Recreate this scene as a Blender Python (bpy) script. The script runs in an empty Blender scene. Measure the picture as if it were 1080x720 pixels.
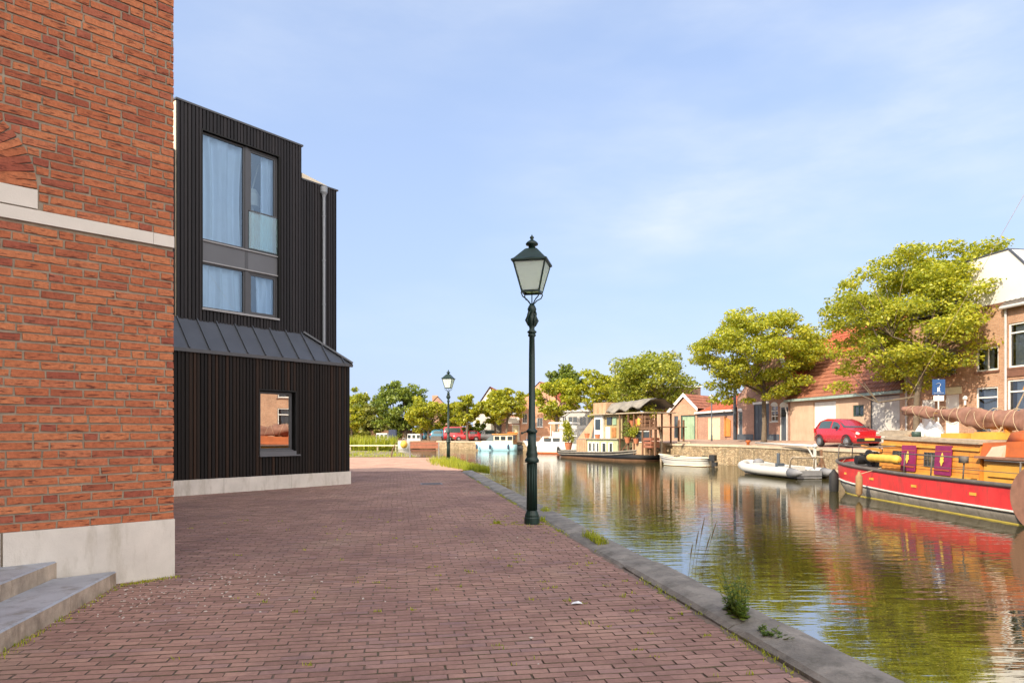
import bpy, math, random
import numpy as np
from mathutils import Vector, Matrix
R = math.radians
rnd = random.Random(7)
S = bpy.context.scene
COL = S.collection
EYE, HOR, FOC, CX = 1.5, 456.5, 720.0, 540.0     # measured camera: eye height, horizon row, focal length, centre column

# ------------------------------------------------------------------ mesh builder
class MB:
    def __init__(s): s.v=[]; s.f=[]; s.m=[]; s.mi=0; s.smooth=[] ; s.sm=False
    def add(s, vs, fs):
        b=len(s.v); s.v.extend([tuple(p) for p in vs])
        for f in fs:
            s.f.append(tuple(b+i for i in f)); s.m.append(s.mi); s.smooth.append(s.sm)
    def box(s,x0,x1,y0,y1,z0,z1):
        s.add([(x0,y0,z0),(x1,y0,z0),(x1,y1,z0),(x0,y1,z0),(x0,y0,z1),(x1,y0,z1),(x1,y1,z1),(x0,y1,z1)],
              [(0,3,2,1),(4,5,6,7),(0,1,5,4),(1,2,6,5),(2,3,7,6),(3,0,4,7)])
    def obox(s,c,a,b,d):
        c=Vector(c);a=Vector(a);b=Vector(b);d=Vector(d)
        P=[c-a-b-d,c+a-b-d,c+a+b-d,c-a+b-d,c-a-b+d,c+a-b+d,c+a+b+d,c-a+b+d]
        s.add(P,[(0,3,2,1),(4,5,6,7),(0,1,5,4),(1,2,6,5),(2,3,7,6),(3,0,4,7)])
    def bar(s,p,q,w,h=None):
        p=Vector(p);q=Vector(q);h=h or w; d=q-p
        if d.length<1e-6: return
        n=d.normalized(); up=Vector((0,0,1)) if abs(n.z)<.95 else Vector((0,1,0))
        a=n.cross(up).normalized(); b=a.cross(n).normalized()
        s.obox((p+q)/2,d/2,a*(w/2),b*(h/2))
    def tube(s,pts,r,n=8,caps=True):
        pts=[Vector(p) for p in pts]; k=len(pts)
        rs=r if isinstance(r,(list,tuple)) else [r]*k
        t0=(pts[1]-pts[0]).normalized(); up=Vector((0,0,1)) if abs(t0.z)<.9 else Vector((1,0,0))
        a=t0.cross(up).normalized(); rings=[]
        for i,p in enumerate(pts):
            t=(pts[min(i+1,k-1)]-pts[max(i-1,0)]).normalized()
            a=(a-t*a.dot(t)); a = a.normalized() if a.length>1e-6 else t.orthogonal().normalized()
            b=t.cross(a)
            rings.append([p+(a*math.cos(2*math.pi*j/n)+b*math.sin(2*math.pi*j/n))*rs[i] for j in range(n)])
        s.loft(rings,caps)
    def loft(s,rings,caps=True,closed=True):
        n=len(rings[0]); vs=[p for r in rings for p in r]; fs=[]
        for i in range(len(rings)-1):
            for j in range(n if closed else n-1):
                j2=(j+1)%n; fs.append((i*n+j,i*n+j2,(i+1)*n+j2,(i+1)*n+j))
        if caps:
            fs.append(tuple(range(n-1,-1,-1))); fs.append(tuple((len(rings)-1)*n+j for j in range(n)))
        s.add(vs,fs)
    def lathe(s,prof,c=(0,0,0),n=16):
        rings=[[(c[0]+r*math.cos(2*math.pi*j/n),c[1]+r*math.sin(2*math.pi*j/n),c[2]+z) for j in range(n)] for r,z in prof]
        s.loft(rings,True)
    def prism(s,poly,z0,z1):
        n=len(poly); s.add([(x,y,z0) for x,y in poly]+[(x,y,z1) for x,y in poly],
            [tuple(range(n-1,-1,-1)),tuple(range(n,2*n))]+[(i,(i+1)%n,n+(i+1)%n,n+i) for i in range(n)])
    def slab(s,poly,y0,y1):          # polygon in x,z extruded along y (y0 is the front)
        n=len(poly); s.add([(x,y0,z) for x,z in poly]+[(x,y1,z) for x,z in poly],
            [tuple(range(n)),tuple(range(2*n-1,n-1,-1))]+[((i+1)%n,i,n+i,n+(i+1)%n) for i in range(n)])
    def ball(s,c,rx,ry=None,rz=None,n=12,m=8):
        ry=ry or rx; rz=rz or rx
        rings=[[(c[0]+rx*math.sin(a)*math.cos(2*math.pi*j/n),c[1]+ry*math.sin(a)*math.sin(2*math.pi*j/n),c[2]-rz*math.cos(a)) for j in range(n)]
               for a in [max(.02,min(math.pi-.02,math.pi*i/m)) for i in range(m+1)]]
        s.loft(rings,True)
    def build(s,name,mat,parent=None,loc=None,rz=0,smooth=False):
        me=bpy.data.meshes.new(name); me.from_pydata(s.v,[],s.f)
        mats=mat if isinstance(mat,(list,tuple)) else [mat]
        for m in mats: me.materials.append(m)
        if len(mats)>1: me.polygons.foreach_set('material_index',s.m)
        if smooth: me.polygons.foreach_set('use_smooth',[True]*len(s.f))
        elif any(s.smooth): me.polygons.foreach_set('use_smooth',s.smooth)
        me.update()
        return link(name,me,parent,loc,rz)
def link(name,me,parent=None,loc=None,rz=0):
    o=bpy.data.objects.new(name,me); COL.objects.link(o)
    if parent: o.parent=parent
    if loc: o.location=loc
    if rz: o.rotation_euler=(0,0,rz)
    return o
def np_mesh(name,verts,nper,mat,parent=None,faces=None,fm=None):
    """verts (N,k,3) blocks; faces list of index tuples per block (quads)"""
    N,k,_=verts.shape; F=np.array(faces); nf,fv=F.shape
    me=bpy.data.meshes.new(name); me.vertices.add(N*k); me.vertices.foreach_set('co',verts.reshape(-1).astype(np.float32))
    idx=(F[None]+ (np.arange(N)*k)[:,None,None]).reshape(-1)
    me.loops.add(len(idx)); me.loops.foreach_set('vertex_index',idx.astype(np.int32))
    me.polygons.add(N*nf); me.polygons.foreach_set('loop_start',(np.arange(N*nf)*fv).astype(np.int32))
    me.polygons.foreach_set('loop_total',np.full(N*nf,fv,dtype=np.int32))
    me.polygons.foreach_set('use_smooth',np.zeros(N*nf,dtype=bool)); [me.materials.append(q) for q in (mat if isinstance(mat,(list,tuple)) else [mat])]
    if fm: me.polygons.foreach_set('material_index',np.tile(np.array(fm,dtype=np.int32),N))
    me.update(calc_edges=True); me.validate()
    return link(name,me,parent)
def tag(o,label=None,cat=None,group=None,kind=None):
    if label: o['label']=label
    if cat: o['category']=cat
    if group: o['group']=group
    if kind: o['kind']=kind
    return o
def empty(name,loc,rz=0,label=None,cat=None,group=None):
    o=bpy.data.objects.new(name,None); COL.objects.link(o); o.location=loc; o.rotation_euler=(0,0,rz); o.empty_display_size=.2
    return tag(o,label,cat,group)
def copy_tree(o,parent=None):
    c=o.copy(); COL.objects.link(c)
    if parent: c.parent=parent
    for ch in list(o.children): copy_tree(ch,c)
    return c

# ------------------------------------------------------------------ frames: a facade line measured on the photograph
class Frame:
    def __init__(s,ox,oy,ang): s.o=(ox,oy); s.a=ang; s.ex=(math.cos(ang),math.sin(ang)); s.ey=(-math.sin(ang),math.cos(ang))
    def x(s,px,d=0):
        k=(px-CX)/FOC; ox=s.o[0]+d*s.ey[0]; oy=s.o[1]+d*s.ey[1]
        return (k*oy-ox)/(s.ex[0]-k*s.ex[1])
    def z(s,px,py,d=0):
        x=s.x(px,d); Y=s.o[1]+d*s.ey[1]+x*s.ex[1]
        return EYE+(HOR-py)/FOC*Y
    def w(s,x,y=0): return (s.o[0]+x*s.ex[0]+y*s.ey[0], s.o[1]+x*s.ex[1]+y*s.ey[1])
def at(px,py,Y): return Vector(((px-CX)/FOC*Y,Y,EYE+(HOR-py)/FOC*Y))

# ------------------------------------------------------------------ materials
M={}
def nt(name):
    m=bpy.data.materials.new(name); m.use_nodes=True; t=m.node_tree; b=t.nodes['Principled BSDF']; return m,t,b
def N(t,kind,**kw):
    n=t.nodes.new(kind)
    for k,v in kw.items():
        if k in n.inputs.keys() if isinstance(k,str) else False: n.inputs[k].default_value=v
        else: setattr(n,k,v)
    return n
def setin(n,**kw):
    for k,v in kw.items(): n.inputs[k].default_value=v
def c4(c): return (c[0],c[1],c[2],1)
def ramp(t,src,stops):
    r=t.nodes.new('ShaderNodeValToRGB'); e=r.color_ramp.elements
    while len(e)<len(stops): e.new(.5)
    for i,(p,c) in enumerate(stops): e[i].position=p; e[i].color=c4(c) if len(c)==3 else c
    t.links.new(src,r.inputs['Fac']); return r.outputs['Color']
def mixc(t,f,a,b,mode='MIX'):
    n=t.nodes.new('ShaderNodeMix'); n.data_type='RGBA'; n.blend_type=mode
    for sock,v in ((n.inputs[0],f),(n.inputs[6],a),(n.inputs[7],b)):
        if hasattr(v,'is_output') : t.links.new(v,sock)
        elif isinstance(v,(int,float)): sock.default_value=v
        else: sock.default_value=c4(v)
    return n.outputs[2]
def noise(t,vec,scale,detail=4,rough=.6,out='Fac'):
    n=t.nodes.new('ShaderNodeTexNoise'); n.inputs['Scale'].default_value=scale; n.inputs['Detail'].default_value=detail; n.inputs['Roughness'].default_value=rough
    if vec is not None: t.links.new(vec,n.inputs['Vector'])
    return n.outputs[out]
def mapping(t,vec,sc=(1,1,1),rot=(0,0,0)):
    n=t.nodes.new('ShaderNodeMapping'); n.inputs['Scale'].default_value=sc; n.inputs['Rotation'].default_value=rot
    t.links.new(vec,n.inputs['Vector']); return n.outputs['Vector']
def objco(t): return t.nodes.new('ShaderNodeTexCoord').outputs['Object']
def bump(t,h,strength=.3,dist=.01,base=None):
    n=t.nodes.new('ShaderNodeBump'); n.inputs['Strength'].default_value=strength; n.inputs['Distance'].default_value=dist
    t.links.new(h,n.inputs['Height'])
    if base is not None: t.links.new(base,n.inputs['Normal'])
    return n.outputs['Normal']
def paint(name,col,rough=.5,var=.18,sc=3,metal=0,bmp=0,bsc=40,spec=.5,dirt=None):
    """a surface with soft uneven wear"""
    m,t,b=nt(name); co=objco(t); n=noise(t,co,sc,6,.65)
    hi=tuple(min(1,c*(1+var)) for c in col); lo=tuple(c*(1-var) for c in col)
    c=ramp(t,n,[(.3,lo),(.7,hi)])
    if dirt:
        n2=noise(t,mapping(t,co,(2.2,2.2,.5)),2.2,7,.7); c=mixc(t,ramp(t,n2,[(.5,(0,0,0)),(.75,(1,1,1))]),c,dirt)
    t.links.new(c,b.inputs['Base Color']); setin(b,Roughness=rough,Metallic=metal); b.inputs['Specular IOR Level'].default_value=spec
    n3=noise(t,co,sc*4,5); rr=t.nodes.new('ShaderNodeMapRange'); rr.inputs['To Min'].default_value=max(0,rough-.12); rr.inputs['To Max'].default_value=min(1,rough+.12)
    t.links.new(n3,rr.inputs['Value']); t.links.new(rr.outputs[0],b.inputs['Roughness'])
    if bmp: t.links.new(bump(t,noise(t,co,bsc,5),bmp,.01),b.inputs['Normal'])
    M[name]=m; return m
def wallco(t):
    co=objco(t); s=t.nodes.new('ShaderNodeSeparateXYZ'); t.links.new(co,s.inputs[0])
    a=t.nodes.new('ShaderNodeMath'); a.operation='ADD'; t.links.new(s.outputs[0],a.inputs[0]); t.links.new(s.outputs[1],a.inputs[1])
    c=t.nodes.new('ShaderNodeCombineXYZ'); t.links.new(a.outputs[0],c.inputs[0]); t.links.new(s.outputs[2],c.inputs[1]); return c.outputs[0],co
def brickmat(name,c1,c2,mort,w=.22,h=.066,ms=.011,var=.5,floor=False,stain=None):
    m,t,b=nt(name); vec,co=wallco(t)
    if floor: vec=co
    bt=t.nodes.new('ShaderNodeTexBrick'); t.links.new(vec,bt.inputs['Vector'])
    setin(bt,Scale=1,**{'Mortar Size':ms,'Brick Width':w,'Row Height':h,'Mortar Smooth':.2,'Bias':0.0})
    bt.inputs['Color1'].default_value=c4(c1); bt.inputs['Color2'].default_value=c4(c2); bt.inputs['Mortar'].default_value=c4(mort)
    n=noise(t,co,1.1,6,.7); c=mixc(t,var,bt.outputs['Color'],ramp(t,n,[(.3,(.55,.5,.5)),(.7,(1.25,1.2,1.15))]),'MULTIPLY')
    n2=noise(t,co,14,4); c=mixc(t,.35,c,ramp(t,n2,[(.35,(.5,.5,.5)),(.65,(1.3,1.3,1.3))]),'MULTIPLY')
    if stain: c=mixc(t,ramp(t,noise(t,mapping(t,co,(1,1,.35)),.9,6,.7),[(.52,(0,0,0)),(.72,(.8,.8,.8))]),c,stain)
    t.links.new(c,b.inputs['Base Color']); setin(b,Roughness=.85); b.inputs['Specular IOR Level'].default_value=.25
    t.links.new(bump(t,bt.outputs['Fac'],-.5,.006),b.inputs['Normal'])
    M[name]=m; return m
def islandmat(name,stops,rough=.85,wr=0,nsc=30,crease=None,spec=.3,nvar=.4,bmp=.4,big=None,sand=False):
    """a colour for each separate brick, board or leaf, with its own grain"""
    m,t,b=nt(name); co=objco(t); g=t.nodes.new('ShaderNodeNewGeometry')
    c=ramp(t,g.outputs['Random Per Island'],stops)
    n=noise(t,co,nsc,6,.7); c=mixc(t,nvar,c,ramp(t,n,[(.3,(.55,.55,.55)),(.7,(1.35,1.35,1.35))]),'MULTIPLY')
    if crease:
        n2=noise(t,mapping(t,co,crease[0]),crease[1],3,.6); c=mixc(t,ramp(t,n2,[(crease[2],(0,0,0)),(crease[2]+.09,(.85,.85,.85))]),c,crease[3])
    if big: c=mixc(t,big[0],c,ramp(t,noise(t,co,big[1],5,.7),[(.35,big[2]),(.65,big[3])]),'MULTIPLY')
    if sand:     # sand trodden into the surface in places, old dark stains in others
        f=ramp(t,noise(t,mapping(t,co,(.5,.3,1)),1.3,8,.68),[(.54,(0,0,0)),(.72,(.55,.55,.55))]); c=mixc(t,f,c,(.36,.27,.20))
        f=ramp(t,noise(t,mapping(t,co,(.8,.45,1),(0,0,1)),1.0,7,.7),[(.56,(0,0,0)),(.74,(.5,.5,.5))]); c=mixc(t,f,c,(.12,.085,.085))
    t.links.new(c,b.inputs['Base Color']); setin(b,Roughness=rough); b.inputs['Specular IOR Level'].default_value=spec
    if bmp: t.links.new(bump(t,n,bmp,.006),b.inputs['Normal'])
    M[name]=m; return m
def leafmat(name,stops,tr=.45):
    m=bpy.data.materials.new(name); m.use_nodes=True; t=m.node_tree; t.nodes.clear()
    g=t.nodes.new('ShaderNodeNewGeometry'); c=ramp(t,g.outputs['Random Per Island'],stops)
    d=t.nodes.new('ShaderNodeBsdfDiffuse'); l=t.nodes.new('ShaderNodeBsdfTranslucent'); gl=t.nodes.new('ShaderNodeBsdfGlossy'); gl.inputs['Roughness'].default_value=.45
    gl.inputs['Color'].default_value=(.6,.6,.55,1)
    t.links.new(c,d.inputs['Color']); t.links.new(mixc(t,1,c,(1.5,1.35,.7),'MULTIPLY'),l.inputs['Color'])
    mx=t.nodes.new('ShaderNodeMixShader'); mx.inputs[0].default_value=tr; t.links.new(d.outputs[0],mx.inputs[1]); t.links.new(l.outputs[0],mx.inputs[2])
    m2=t.nodes.new('ShaderNodeMixShader'); m2.inputs[0].default_value=.05; t.links.new(mx.outputs[0],m2.inputs[1]); t.links.new(gl.outputs[0],m2.inputs[2])
    o=t.nodes.new('ShaderNodeOutputMaterial'); t.links.new(m2.outputs[0],o.inputs['Surface']); M[name]=m; return m
def glassmat(name,tint,refl,rough=.01,wob=.0,gt=(.9,.9,.9)):
    m=bpy.data.materials.new(name); m.use_nodes=True; t=m.node_tree; t.nodes.clear()
    tr=t.nodes.new('ShaderNodeBsdfTransparent'); tr.inputs['Color'].default_value=c4(tint)
    gl=t.nodes.new('ShaderNodeBsdfGlossy'); gl.inputs['Roughness'].default_value=rough; gl.inputs['Color'].default_value=c4(gt)
    fr=t.nodes.new('ShaderNodeFresnel'); fr.inputs['IOR'].default_value=1.5
    a=t.nodes.new('ShaderNodeMath'); a.operation='ADD'; a.use_clamp=True; a.inputs[1].default_value=refl; t.links.new(fr.outputs[0],a.inputs[0])
    if wob:
        nb=bump(t,noise(t,objco(t),1.3,2,.5),wob,.02); t.links.new(nb,gl.inputs['Normal'])
    mx=t.nodes.new('ShaderNodeMixShader'); t.links.new(a.outputs[0],mx.inputs[0]); t.links.new(tr.outputs[0],mx.inputs[1]); t.links.new(gl.outputs[0],mx.inputs[2])
    o=t.nodes.new('ShaderNodeOutputMaterial'); t.links.new(mx.outputs[0],o.inputs['Surface']); M[name]=m; return m

# near brick and paving
islandmat('brick_near',[(0,(.28,.078,.046)),(.12,(.42,.138,.064)),(.4,(.39,.122,.058)),(.7,(.48,.175,.080)),(.86,(.43,.148,.075)),(.93,(.28,.076,.048)),(1,(.37,.120,.07))],.9,nsc=30,nvar=.65,
          crease=((5,5,30),1.7,.55,(.085,.024,.018)),bmp=1.0)
paint('mortar',(.28,.23,.175),.95,.25,8,bmp=.5,bsc=120)
paint('concrete',(.57,.535,.49),.85,.14,1.6,bmp=.3,bsc=60,dirt=(.37,.335,.28))
paint('band_stone',(.62,.58,.53),.85,.07,2.0,bmp=.2,bsc=80)
paint('bluestone',(.30,.32,.36),.75,.18,3,bmp=.3,bsc=50,dirt=(.16,.15,.13))
paint('step_side',(.40,.32,.24),.9,.4,4,bmp=.6,bsc=30,dirt=(.13,.085,.05))
islandmat('paver',[(0,(.245,.145,.122)),(.3,(.315,.190,.160)),(.55,(.285,.170,.145)),(.8,(.35,.215,.18)),(1,(.275,.175,.165))],.9,nsc=25,nvar=.4,bmp=.4,spec=.15,
          big=(.8,.55,(.68,.66,.70),(1.2,1.20,1.12)),sand=True)
paint('joint_sand',(.15,.105,.085),.95,.3,5,bmp=.6,bsc=90,dirt=(.06,.07,.025))
brickmat('paver_far',(.42,.25,.19),(.52,.34,.25),(.34,.23,.15),.21,.105,.006,.6,floor=True)
paint('kerb_stone',(.20,.182,.16),.85,.45,2.6,bmp=.8,bsc=45,dirt=(.075,.07,.055))
# timber building
islandmat('timber',[(0,(.004,.003,.003)),(.4,(.008,.0048,.004)),(.75,(.015,.008,.005)),(1,(.032,.015,.008))],.7,nsc=20,nvar=.6,
          crease=((30,30,.8),2.5,.62,(.008,.006,.006)),bmp=.5,spec=.3)
islandmat('timber_grey',[(0,(.006,.0055,.007)),(.5,(.012,.0105,.0128)),(1,(.021,.018,.020))],.65,nsc=20,nvar=.6,
          crease=((30,30,.8),2.5,.62,(.010,.009,.01)),bmp=.5,spec=.35)
paint('black_back',(.008,.008,.008),.9)
paint('zinc_dark',(.075,.082,.098),.42,.12,2,metal=.3,spec=.6)
paint('frame_dark',(.062,.064,.072),.45,.1,4)
paint('frame_light',(.30,.30,.31),.4,.1,4)
paint('panel_grey',(.11,.115,.13),.5,.08,2)
paint('pipe_grey',(.24,.26,.29),.5,.12,4)
paint('beige_trim',(.66,.58,.45),.7,.08,3)
paint('curtain',(.74,.76,.80),.9,.05,2)
paint('room_dark',(.03,.03,.035),.9)
glassmat('pane_sky',(.66,.82,.98),.14,.005,.05,(.60,.80,1))
glassmat('pane_clear',(.75,.82,.85),.10,.01)
glassmat('pane_mirror',(.35,.36,.38),.72,.006,.03)
glassmat('glass_rail',(.72,.90,.90),.12,.02)
# iron, lamp
paint('iron_green',(.007,.024,.019),.42,.3,6,bmp=.15,bsc=60,spec=.4)
# far bank
brickmat('brick_tan',(.41,.215,.13),(.50,.29,.185),(.40,.31,.23))
brickmat('brick_pink',(.42,.20,.13),(.50,.28,.19),(.40,.31,.25))
brickmat('brick_rose',(.37,.175,.12),(.45,.245,.17),(.36,.28,.23))
brickmat('brick_orange',(.50,.22,.11),(.58,.30,.17),(.45,.36,.28))
brickmat('brick_brown',(.15,.085,.065),(.20,.12,.09),(.16,.12,.1))
m,t,b=nt('quay_brick'); co=objco(t)
vo=t.nodes.new('ShaderNodeTexVoronoi'); vo.feature='F1'; t.links.new(mapping(t,co,(2.6,2.6,5.5)),vo.inputs['Vector']); setin(vo,Scale=1.6,Randomness=1)
ve=t.nodes.new('ShaderNodeTexVoronoi'); ve.feature='DISTANCE_TO_EDGE'; t.links.new(mapping(t,co,(2.6,2.6,5.5)),ve.inputs['Vector']); setin(ve,Scale=1.6,Randomness=1)
sx=t.nodes.new('ShaderNodeSeparateXYZ'); t.links.new(vo.outputs['Color'],sx.inputs[0])
c=ramp(t,sx.outputs[0],[(0,(.24,.17,.10)),(.4,(.40,.29,.175)),(.75,(.50,.38,.235)),(1,(.33,.26,.18))])
c=mixc(t,ramp(t,ve.outputs['Distance'],[(.02,(1,1,1)),(.09,(0,0,0))]),c,(.20,.15,.095))
c=mixc(t,.7,c,ramp(t,noise(t,co,9,6,.75),[(.3,(.5,.5,.48)),(.7,(1.3,1.28,1.22))]),'MULTIPLY')
c=mixc(t,ramp(t,noise(t,mapping(t,co,(3,3,.35)),1.2,7,.75),[(.50,(0,0,0)),(.68,(.85,.85,.85))]),c,(.13,.105,.055))
t.links.new(c,b.inputs['Base Color']); setin(b,Roughness=.9); t.links.new(bump(t,ve.outputs['Distance'],.8,.03),b.inputs['Normal']); M['quay_brick']=m
paint('quay_cap',(.52,.42,.30),.85,.2,1.5,bmp=.4,bsc=30)
brickmat('street',(.40,.27,.21),(.48,.34,.27),(.34,.26,.2),.2,.1,.008,.5,floor=True)
paint('plaster_tan',(.50,.345,.245),.9,.15,1,bmp=.2,dirt=(.40,.25,.17))
paint('white_paint',(.72,.71,.68),.5,.05,2,dirt=(.62,.60,.55))
paint('white_render',(.60,.58,.54),.8,.05,1)
paint('cream_paint',(.66,.60,.40),.6,.1,2)
paint('green_paint',(.26,.37,.24),.6,.15,1.5,dirt=(.14,.20,.14))
paint('dark_green',(.03,.06,.05),.5,.2,3)
paint('slate_blue',(.07,.085,.105),.5,.2,3)
paint('grey_paint',(.40,.41,.40),.6,.12,2)
paint('pale_grey',(.56,.54,.50),.7,.2,1.5,dirt=(.38,.36,.31))
paint('gutter_green',(.28,.36,.33),.55,.2,4)
paint('orange_paint',(.65,.24,.05),.6,.2,3)
paint('sill_brown',(.16,.075,.05),.7,.2,5)
paint('dark_window',(.03,.04,.045),.08,.3,1,spec=.9)
paint('zinc_pale',(.48,.48,.48),.5,.15,3)
def tilemat(name,c1,c2,c3):
    m,t,b=nt(name); co=objco(t); n=noise(t,co,2.2,6,.75); n2=noise(t,co,9,3,.6)
    c=ramp(t,n,[(.32,c1),(.5,c2),(.7,c3)]); c=mixc(t,.5,c,ramp(t,n2,[(.3,(.6,.6,.6)),(.7,(1.3,1.3,1.3))]),'MULTIPLY')
    t.links.new(c,b.inputs['Base Color']); setin(b,Roughness=.65); M[name]=m
tilemat('tile_orange',(.15,.055,.033),(.25,.088,.048),(.34,.145,.085))
tilemat('tile_red',(.22,.045,.02),(.34,.075,.028),(.44,.13,.05))
tilemat('tile_dark',(.06,.05,.045),(.10,.085,.075),(.15,.13,.11))
# boats
paint('boat_red',(.62,.035,.035),.42,.22,2,dirt=(.33,.05,.04),spec=.35)
paint('boat_grey',(.24,.215,.18),.65,.35,2.5,dirt=(.10,.085,.06))
paint('boat_yellow',(.48,.38,.07),.6,.2,4)
paint('boat_orange',(.66,.27,.04),.55,.18,3,dirt=(.46,.17,.03))
paint('ochre',(.66,.34,.05),.55,.15,3)
paint('rust_red',(.42,.10,.02),.6,.2,3)
paint('deck_dark',(.10,.085,.075),.7,.3,4)
paint('black_paint',(.012,.012,.013),.45,.3,5)
paint('black_rubber',(.015,.015,.016),.75,.3,6)
paint('purple',(.22,.015,.085),.6,.2,6)
paint('flame_yellow',(.75,.50,.08),.6,.1,6)
paint('yellow_vinyl',(.66,.40,.06),.55,.12,5,bmp=.3,bsc=12)
paint('sailcloth',(.25,.125,.085),.85,.25,4,bmp=.6,bsc=9,dirt=(.20,.09,.06))
paint('rope',(.46,.36,.23),.9,.2,20)
paint('tan_fender',(.27,.165,.075),.8,.2,6)
paint('wood_varnish',(.36,.16,.05),.45,.3,5)
paint('wood_grey',(.36,.29,.21),.85,.25,4,bmp=.4,bsc=25)
paint('wood_brown',(.17,.09,.05),.75,.3,4,bmp=.3,bsc=25)
paint('plywood',(.42,.27,.16),.85,.2,2)
paint('tarp_grey',(.20,.18,.15),.9,.3,2,bmp=.7,bsc=5)
paint('lime_paint',(.37,.40,.23),.6,.12,2)
paint('yellow_paint',(.34,.27,.13),.6,.12,2)
paint('rib_tube',(.50,.49,.46),.6,.08,3)
paint('rib_grey',(.20,.20,.21),.7,.15,4)
paint('boat_white',(.56,.55,.52),.4,.05,2,dirt=(.66,.63,.55))
paint('boat_cream',(.72,.66,.50),.5,.1,2)
paint('boat_blue',(.36,.62,.72),.45,.08,2)
paint('navy_cloth',(.03,.04,.08),.8,.2,3)
paint('terracotta',(.42,.15,.07),.8,.15,4)
paint('steel',(.30,.30,.30),.4,.15,5,metal=.6)
# cars
for n_,c_ in (('car_red',(.42,.012,.02)),('car_dark_red',(.36,.02,.025)),('car_blue',(.03,.16,.24)),('car_silver',(.42,.44,.46))):
    paint(n_,c_,.25,.05,2,spec=.7); M[n_].node_tree.nodes['Principled BSDF'].inputs['Coat Weight'].default_value=.5
paint('car_glass',(.05,.075,.075),.05,.1,1,spec=.9)
paint('tyre',(.014,.014,.015),.8,.2,6)
paint('headlight',(.75,.75,.72),.1,.05,3)
paint('tail_light',(.5,.01,.01),.2,.05,3)
# wood, plants
paint('bark',(.13,.10,.07),.9,.35,6,bmp=.8,bsc=14)
paint('bench_wood',(.27,.10,.055),.6,.25,6,bmp=.3,bsc=20)
paint('sign_blue',(.008,.055,.18),.4,.08,4)
paint('plain_white',(.82,.82,.82),.5,.03,4)
leafmat('leaf_lime',[(0,(.15,.19,.018)),(.35,(.29,.34,.028)),(.7,(.42,.44,.038)),(1,(.60,.57,.06))],.5)
leafmat('leaf_green',[(0,(.13,.17,.02)),(.4,(.23,.28,.03)),(.75,(.32,.35,.038)),(1,(.45,.45,.055))],.48)
leafmat('leaf_deep',[(0,(.08,.125,.02)),(.5,(.15,.21,.03)),(1,(.28,.34,.05))],.42)
leafmat('leaf_gold',[(0,(.18,.22,.018)),(.4,(.30,.335,.026)),(.75,(.40,.42,.034)),(1,(.52,.50,.045))],.5)
leafmat('leaf_pale',[(0,(.16,.19,.04)),(.5,(.25,.27,.055)),(1,(.34,.34,.08))],.45)
leafmat('blade',[(0,(.18,.23,.018)),(.5,(.32,.37,.026)),(1,(.46,.46,.04))],.45)
leafmat('blade_dry',[(0,(.16,.13,.07)),(1,(.26,.21,.12))],.3)
leafmat('weed',[(0,(.07,.13,.025)),(.5,(.13,.20,.035)),(1,(.22,.28,.05))],.4)
paint('soil',(.20,.16,.09),.95,.35,.9,bmp=.6,bsc=12,dirt=(.10,.12,.03))
paint('bed_mud',(.05,.045,.03),.95,.3,1)
# water
m,t,b=nt('canal_water'); co=objco(t)
b.inputs['Base Color'].default_value=(.045,.038,.012,1); setin(b,Roughness=.012,IOR=3.6); b.inputs['Specular IOR Level'].default_value=.85
n1=noise(t,mapping(t,co,(.55,2.6,1),(0,0,R(4))),1.5,3,.55); n2=noise(t,mapping(t,co,(1.2,7.5,1),(0,0,R(-5))),1.1,2,.5)
ns=t.nodes.new('ShaderNodeMath'); ns.operation='MULTIPLY_ADD'; ns.inputs[1].default_value=.22; t.links.new(n2,ns.inputs[0]); t.links.new(n1,ns.inputs[2])
patch=ramp(t,noise(t,mapping(t,co,(.12,.06,1)),1,3,.5),[(.35,(.35,.35,.35)),(.65,(1,1,1))])
pm=t.nodes.new('ShaderNodeMath'); pm.operation='MULTIPLY'; t.links.new(ns.outputs[0],pm.inputs[0]); t.links.new(patch,pm.inputs[1])
t.links.new(bump(t,pm.outputs[0],.30,.034),b.inputs['Normal']); M['canal_water']=m
SUN_E=3.4; SKY_S=.15; SKY_DUST=.8; HAZE_C=(1.72,2.15,3.2); CLOUD_C=(3.2,3.4,3.7); REAR_FILL_C=(11.8,10.9,9.9); EXPO=1.0
# ------------------------------------------------------------------ the setting: land, water, paving
KD=(-.1657,.9862); KL=(-.9862,-.1657)                     # along the near quay, and inland from it
def kout(Y): return 2.28-.168*(Y-4.1)                     # outer edge of the kerb
WZ=-.6                                                    # water level
mb=MB(); mb.add([(-900,-300,-2.3),(900,-300,-2.3),(900,1500,-2.3),(-900,1500,-2.3)],[(0,1,2,3)])
tag(mb.build('canal_bed',M['bed_mud']),kind='structure')
mb=MB(); mb.add([(-400,-200,0),(400,-200,0),(400,600,0),(-400,600,0)],[(0,1,2,3)])
tag(mb.build('water',M['canal_water'],loc=(0,0,WZ)),kind='structure')
near=[(kout(-60)-.45,-60),(kout(26.6)-.45,26.6),(kout(36.5)-.1,36.5),(-3.55,42.2),(-60,43.4),(-120,43.4),(-120,-60)]
mb=MB(); mb.prism(near,-2.25,-.0085)
tag(mb.build('ground',M['joint_sand']),kind='structure')
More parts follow.
